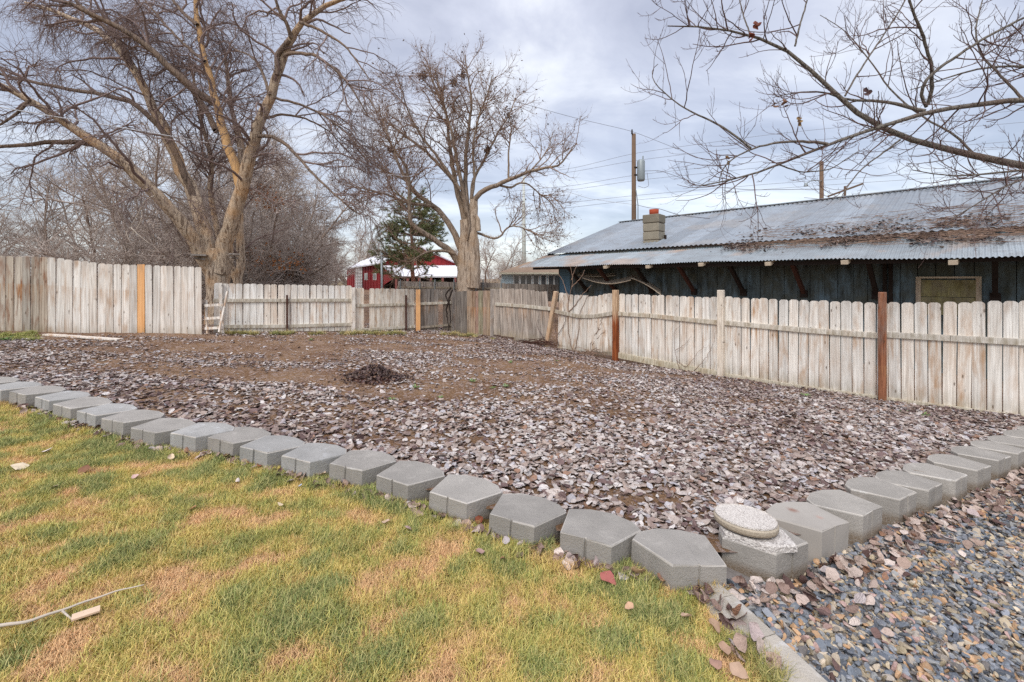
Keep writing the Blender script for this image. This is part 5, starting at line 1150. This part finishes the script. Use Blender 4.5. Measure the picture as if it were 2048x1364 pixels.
# stick and scrap on lawn
stk = [(-60, 1256), (0, 1251), (50, 1245), (100, 1228), (135, 1216), (175, 1202), (215, 1188), (250, 1177), (288, 1170)]
rt = empty('fallen_stick', gp(0, 1251, .03), 'long pale peeled stick lying on the lawn at the lower left', 'stick')
mb = MB(); q = spline([gp(a, b, .035) for a, b in stk], 26); q[:, 2] += np.sin(np.arange(26)*1.3)*.0015; mb.tube([tuple(v) for v in q], [.0085*(1-.7*i/25) for i in range(26)], 7); mb.build('stem', TWIG_P, rt, True)
mb = MB(); mb.tube([gp(125, 1222, .032), gp(136, 1232, .028), gp(143, 1238, .026)], [.005, .004, .003], 5); mb.build('side_twig', TWIG_P, rt, True)
a, b = gp(143, 1236, .03), gp(200, 1217, .03); mb = MB(); mb.bar(a, b, .045, .008); o = mb.build('wood_chip', simple('pale_chip', srgb(212, 186, 160), .8, .2, .1, 20)); tag(o, 'flat pale wood chip lying beside the long stick', 'wood chip')

# ------------------------------------------------------------ grass
def tuft(seed, n=22, R0=.04, h0=.016, h1=.042, w=.001):
    r = np.random.default_rng(seed); a = r.uniform(0, 6.28, n); rad = R0*np.sqrt(r.random(n)); bx, by = rad*np.cos(a), rad*np.sin(a)
    L = r.uniform(h0, h1, n); yaw = r.uniform(0, 6.28, n); lean = r.uniform(.3, 1.45, n); V = []; F = []; vt = []; tn = r.random(n)
    for i in range(n):
        dx_, dy_ = math.cos(yaw[i]), math.sin(yaw[i]); px_, py_ = -dy_*w, dx_*w; ps = []
        for t, ww in ((0, 1), (.5, .85), (1, .15)):
            out = L[i]*math.sin(lean[i])*t*(.55+.45*t); up_ = L[i]*(t*math.cos(lean[i]*t*.8)); c_ = (bx[i]+dx_*out, by[i]+dy_*out, up_)
            V += [(c_[0]-px_*ww, c_[1]-py_*ww, c_[2]), (c_[0]+px_*ww, c_[1]+py_*ww, c_[2])]; vt += [tn[i]*.9+.1*t]*2
        b = i*6; F += [(b, b+1, b+3, b+2), (b+2, b+3, b+5, b+4)]
    return npmesh('tuft', V, F, GRASS, False, vt)
tufts = [tuft(i) for i in range(6)]+[tuft(10+i, 16, .03, .03, .06) for i in range(2)]
rg = np.random.default_rng(55)
def lawn_pts(n, x0, x1, y0, y1):
    x = rg.uniform(x0, x1, n); y = rg.uniform(y0, y1, n); k = (y < rowY(x)+.04) & (x < curbX(y)-.095) & (np.abs(x) < y*1.25+.5); return x[k], y[k]
xa, ya = lawn_pts(44000, -4.6, 1.3, 1.35, 3.9); xb, yb = lawn_pts(26000, -9, -1.8, 2.8, 6.6)
x = np.concatenate([xa, xb]); y = np.concatenate([ya, yb]); n = len(x)
fine = fbm(x*6.5, y*6.5, 61, 4); med = fbm(x*1.7, y*1.7, 67, 4); big = fbm(x*.55, y*.55, 71, 3)
stk_ = fbm(x*3.5-y*2.0, y*7+x*3, 83, 3); gk = np.clip((fine-.5)*2.0+(stk_-.5)*1.1+(med-.5)*.25+(big-.5)*.35+.46+(fbm(x*11, y*11, 91, 2)-.5)*1.3+rg.normal(0, .13, n), 0, 1)      # 0 straw .. 1 green
ed = np.clip(1-(rowY(x)-y)/.35, 0, 1); gk = np.clip(gk+ed*.12, 0, 1)
cs = np.array([srgb(230, 184, 140)[:3], srgb(216, 184, 114)[:3], srgb(202, 186, 88)[:3], srgb(148, 164, 74)[:3], srgb(98, 132, 70)[:3]])
f = gk*4; i0 = np.minimum(f.astype(int), 3); w = (f-i0)[:, None]; tn = cs[i0]*(1-w)+cs[i0+1]*w; tn *= rg.uniform(.75, 1.2, n)[:, None]
s = rg.uniform(.75, 1.25, n)*(.85+.4*gk); idx = np.where((ed > .6) & (rg.random(n) < .5), rg.integers(6, 8, n), rg.integers(0, 6, n))
z = G(x, y)+(fbm(x*1.5, y*1.5, 5)-.5)*.03-.004
scatter('lawn_grass', tufts, np.stack([x, y, z], 1), np.stack([rg.normal(0, .1, n), rg.normal(0, .1, n), rg.uniform(0, 6.28, n)], 1), np.stack([s*1.1, s*1.1, s], 1), idx, tn, 'short winter lawn of green and straw coloured grass', 'grass')
print('tufts', n)
# bigger tufts
tufts2 = [tuft(20+i, 46, .04, .05, .10, .0016) for i in range(3)]
sp = [(1083, 1098, 1.0, (96, 128, 70)), (1390, 1170, 1.1, (208, 178, 110)), (1410, 1185, 1.0, (196, 170, 96)), (1350, 1165, .9, (190, 168, 100)), (745, 985, .8, (110, 150, 64)), (1475, 1290, .8, (120, 140, 70)), (1500, 1310, .8, (110, 134, 66)), (1530, 1335, .8, (150, 148, 70)), (660, 968, .6, (120, 150, 70)), (905, 1058, .7, (110, 140, 74)), (1240, 1130, .6, (110, 140, 74)), (1545, 1355, .8, (120, 134, 70)), (330, 905, .6, (150, 160, 76)), (850, 1015, .7, (116, 150, 66))]
P = []; T = []; S = []
for (px, py, s_, c) in sp:
    q = gp(px, py, .0)
    for k in range(7): P.append((q.x+random.uniform(-.06, .06), q.y+random.uniform(-.04, .04), float(G(q.x, q.y)))); T.append(np.array(srgb(*c)[:3])*random.uniform(.8, 1.2)); S.append((s_, s_, s_*random.uniform(.6, 1)))
n = len(P); scatter('tall_grass', tufts2, P, np.stack([rg.normal(0, .1, n), rg.normal(0, .1, n), rg.uniform(0, 6, n)], 1), S, rg.integers(0, 3, n), np.array(T), 'longer grass left against the blocks and the curb', 'grass')
# weeds at the foot of the back fence
P = []; T = []; S = []
for px in np.linspace(425, 985, 190):
    px += random.uniform(-3, 3)
    if vnoise(np.array(px*.03), np.array(.5), 3) < .35: continue
    q = gp(px, (667 if px < 905 else 667+(px-905)*.1)+random.uniform(-1, 3), .085); P.append((q.x, q.y, float(soil(q.x, q.y)))); T.append(np.array(srgb(*random.choice([(140, 146, 86), (120, 132, 70), (176, 160, 110), (98, 124, 62)]))[:3])); S.append((2.0, 2.0, random.uniform(.7, 1.6)))
for px in np.linspace(-60, 75, 90):
    q = gp(px+random.uniform(-3, 3), 668+random.uniform(-3, 14), .085); P.append((q.x, q.y, float(soil(q.x, q.y)))); T.append(np.array(srgb(*random.choice([(120, 146, 60), (98, 132, 52)]))[:3])); S.append((1.6, 1.6, random.uniform(.5, .9)))
n = len(P); scatter('fence_foot_weeds', tufts2, P, np.stack([rg.normal(0, .1, n), rg.normal(0, .1, n), rg.uniform(0, 6, n)], 1), S, rg.integers(0, 3, n), np.array(T), 'low weeds and dry grass at the foot of the back fences', 'weeds')
# single green sprigs in the bed
sprig = [(622, 681, 1.0, 'bright green sprig in the leaves near the low fence'), (945, 765, .8, 'green sprig in the bare soil right of the leaf pile'), (1013, 775, .8, 'green sprig in the soil well right of the leaf pile'), (985, 778, .6, 'faint green sprig between the two sprigs right of the pile'), (1020, 725, .7, 'green sprig in the far middle of the bed'), (832, 778, .9, 'pale green sprig right beside the leaf pile'), (785, 800, .7, 'pale green sprig in front of the leaf pile'), (1612, 785, 1.0, 'green weed close to the right fence, left of the red post'), (1808, 815, .7, 'small green weed right of the red post'), (1848, 823, .8, 'dark green weed at the foot of the fence, right of the red post'), (1115, 722, .6, 'tiny weed at the foot of the leaning post'), (10, 682, 1.6, 'leafy green weed at the left edge by the tall fence'), (880, 795, .6, 'small sprig among pale leaves right of the pile')]
for (px, py, s_, lb) in sprig:
    q = gp(px, py, .085); mb = MB(); r = random.Random(px)
    for k in range(16):
        a = r.uniform(0, 6.28); L = .10*s_*r.uniform(.6, 1.2); u_ = r.uniform(.3, 1.0); d_ = Vector((math.cos(a), math.sin(a), u_)).normalized(); sd__ = Vector((-math.sin(a), math.cos(a), 0))*.011*s_; o_ = Vector((q.x, q.y, float(soil(q.x, q.y))+.005))
        mid = o_+d_*L*.6; mb.add([o_, mid-sd__, o_+d_*L+Vector((0, 0, -.02*s_)), mid+sd__], [(0, 1, 2, 3)])
    o = mb.build('green_weed', GREEN); tag(o, lb, 'weed', 'green sprigs in the bed')

# ------------------------------------------------------------ gravel
def pebble(seed):
    bm = bmesh.new(); bmesh.ops.create_icosphere(bm, subdivisions=2, radius=1); r = random.Random(seed); a = [Vector((r.gauss(0, 1), r.gauss(0, 1), r.gauss(0, 1))).normalized() for _ in range(9)]; d = [r.uniform(.42, .78) for _ in a]
    for v in bm.verts:
        for n_, k in zip(a, d):
            e_ = v.co.dot(n_)-k
            if e_ > 0: v.co -= n_*e_*.98
        v.co = Vector((v.co.x*1.2, v.co.y*.85, v.co.z*.5))
    me = bpy.data.meshes.new('pebble'); bm.to_mesh(me); bm.free(); me.materials.append(PEBBLE)
    return me
peb = [pebble(i) for i in range(9)]
rg = np.random.default_rng(77); n0 = 100000; x = rg.uniform(.95, 7.5, n0); y = rg.uniform(1.25, 6, n0)
k = (y < rowY(x)+.02) & (x > curbX(y)+.085) & (x < y*1.25+.4) & (rg.random(n0) < np.where(y < 3.2, 1, .7)); x, y = x[k], y[k]; n = len(x)
s = rg.gamma(9, .0178/9, n)*1.0; s = np.clip(s, .008, .032)
bigp = rg.random(n) < .004; s[bigp] = rg.uniform(.03, .042, bigp.sum())
cp = np.array([srgb(*c)[:3] for c in [(134, 141, 150), (154, 158, 166), (104, 110, 120), (206, 188, 158), (216, 174, 132), (190, 178, 164), (168, 168, 166), (226, 208, 182), (198, 164, 154), (116, 110, 106), (172, 156, 126)]])
ci_ = rg.choice(11, n, p=[.17, .14, .13, .10, .09, .08, .10, .05, .04, .05, .05]); tn = cp[ci_]*rg.uniform(.62, 1.1, n)[:, None]
z = GR(x, y)+rg.uniform(-.012, .016, n)
scatter('gravel', peb, np.stack([x, y, z], 1), np.stack([rg.normal(0, .45, n), rg.normal(0, .45, n), rg.uniform(0, 6.28, n)], 1), np.stack([s, s, s], 1), rg.integers(0, 9, n), tn, 'loose blue grey and tan river gravel', 'gravel')
print('gravel', n)

# ------------------------------------------------------------ seeds and last leaves in the trees
n = 2600; pos, dr, _, _, _ = spawn(PB, RB, n, rgB, .2, (.3, 1)); s = rgB.uniform(.05, .12, n); cl = PAL[rgB.choice([6, 7, 8, 4], n)]*rgB.uniform(.6, 1, n)[:, None]
scatter('hanging_seeds', leaf_protos, pos, rgB.uniform(0, 6.28, (n, 3)), np.stack([s*.6, s, s], 1), rgB.integers(0, 8, n), cl, parent=treeB)
for (px, py, s_) in ((846, 152, .5), (908, 165, .4), (925, 150, .4), (1016, 232, .6), (975, 300, .3), (783, 300, .3)):
    n = 160; c = np.array(tuple(at(px, py, YB))); P = c+rgB.normal(0, .5, (n, 3))*s_*.45
    scatter('seed_cluster', leaf_protos, P, rgB.uniform(0, 6.28, (n, 3)), np.full((n, 3), .07), rgB.integers(0, 8, n), PAL[rgB.choice([7, 8], n)]*.6, parent=treeB)
# clinging leaves on the overhanging branches
for (px, py, k, c) in ((1514, 45, 3, (110, 62, 50)), (1502, 68, 5, (112, 60, 48)), (1548, 204, 2, (110, 80, 60)), (1570, 200, 3, (110, 80, 60)), (1598, 238, 5, (140, 112, 70)), (1456, 316, 7, (140, 108, 66)), (1735, 180, 1, (90, 70, 70))):
    for q_ in range(3):
        me = leaf_protos[(k+q_) % 8]; me = me.copy(); me.materials.clear(); me.materials.append(lone_m.setdefault(c, simple('leaf_tone', srgb(*c), .7, .25, .3, 3))); o = link('leaf', me, treeC); o.location = at(px+random.uniform(-3, 3), py+q_*5, YC-.1); o.scale = (.07, .085, .07); o.rotation_euler = (random.uniform(0, 3), random.uniform(0, 3), random.uniform(0, 6))
# orange leaves still on the brush
rr = np.random.default_rng(6); P = []
for (px, py, n_) in ((518, 385, 90), (512, 520, 120), (545, 405, 60), (560, 525, 80), (600, 520, 50)):
    for _ in range(n_): P.append(tuple(at(px+rr.normal(0, 16), py+rr.normal(0, 12), 17+rr.normal(0, .6))))
n = len(P); scatter('clinging_leaves', leaf_protos, np.array(P), rr.uniform(0, 6.28, (n, 3)), np.full((n, 3), .09), rr.integers(0, 8, n), np.array(srgb(190, 124, 70)[:3])*rr.uniform(.7, 1.1, (n, 1)), 'orange dead leaves clinging to the brush right of the big trunk', 'leaves')

# ------------------------------------------------------------ vines and dead stems along the right fence
def vine(paths, label, name='dead_vine', cat='vine', Y=None, r=.008, matl=TWIG_B, off=.06):
    rt = None
    for pts in paths:
        P = [fe.pt(x_, y_, off) if Y is None else at(x_, y_, Y) for x_, y_ in pts]
        if rt is None: rt = empty(name, P[0], label, cat)
        n_ = 16; q = spline(P, n_); q[1:-1] += np.random.default_rng(int(pts[0][0])).normal(0, .008, (n_-2, 3)); mb = MB(); mb.tube([tuple(v) for v in q], [r*(1-.65*i/(n_-1)) for i in range(n_)], 5); mb.build('stem', matl, rt, True)
    return rt
vine([[(1150, 715), (1138, 660), (1140, 600), (1150, 560), (1143, 528)], [(1141, 600), (1128, 560), (1118, 545)], [(1146, 575), (1165, 555), (1172, 540)], [(1140, 625), (1160, 600), (1185, 570)], [(1145, 560), (1152, 540), (1158, 530)], [(1150, 715), (1160, 660), (1163, 620), (1180, 590)]], 'leafless sapling growing up against the old leaning fence', 'dead_sapling', 'sapling', None, .012)
vine([[(1185, 710), (1182, 690), (1195, 665), (1208, 650), (1205, 635)], [(1187, 690), (1200, 672), (1215, 660)], [(1195, 668), (1206, 640), (1210, 628)]], 'reddish dead vine arching over the boards left of the tan post')
vine([[(1362, 740), (1352, 700), (1350, 665), (1365, 648)], [(1352, 700), (1370, 690), (1385, 672)], [(1355, 720), (1375, 735), (1400, 700), (1420, 690)], [(1390, 740), (1415, 715), (1432, 680), (1430, 655)]], 'thin dry vine creeping up the pickets left of the second post', r=.006)
vine([[(1120, 690), (1112, 650), (1120, 610), (1130, 590)], [(1118, 670), (1135, 640), (1128, 600)], [(1098, 690), (1075, 650), (1082, 625)]], 'brown dry stems tangled around the leaning tan post', r=.009, matl=TWIG_C)
br = [[(1060+random.uniform(-60, 60), 690+random.uniform(-14, 8)), (1075+random.uniform(-40, 50), 678+random.uniform(-8, 10)), (1085+random.uniform(-40, 60), 690+random.uniform(-8, 8))] for _ in range(22)]
vine(br, 'heap of dead twigs at the foot of the old leaning fence', 'brush_heap', 'brush', None, .009, RUST, .18)
br = [[(1160+random.uniform(-45, 60), 712+random.uniform(-6, 8)), (1165+random.uniform(-40, 50), 700+random.uniform(-10, 8)), (1170+random.uniform(-40, 60), 712+random.uniform(-8, 6))] for _ in range(18)]
vine(br, 'tangle of dead stems at the foot of the fence left of the tan post', 'brush_heap', 'brush', None, .008, TWIG_B, .14)
vine([[(905, 580), (897, 600), (902, 640), (896, 664)], [(899, 600), (892, 620), (898, 660)], [(902, 575), (890, 590), (899, 610)]], 'dark ivy stems climbing the post at the far corner', r=.03, Y=13.2, matl=DARK)
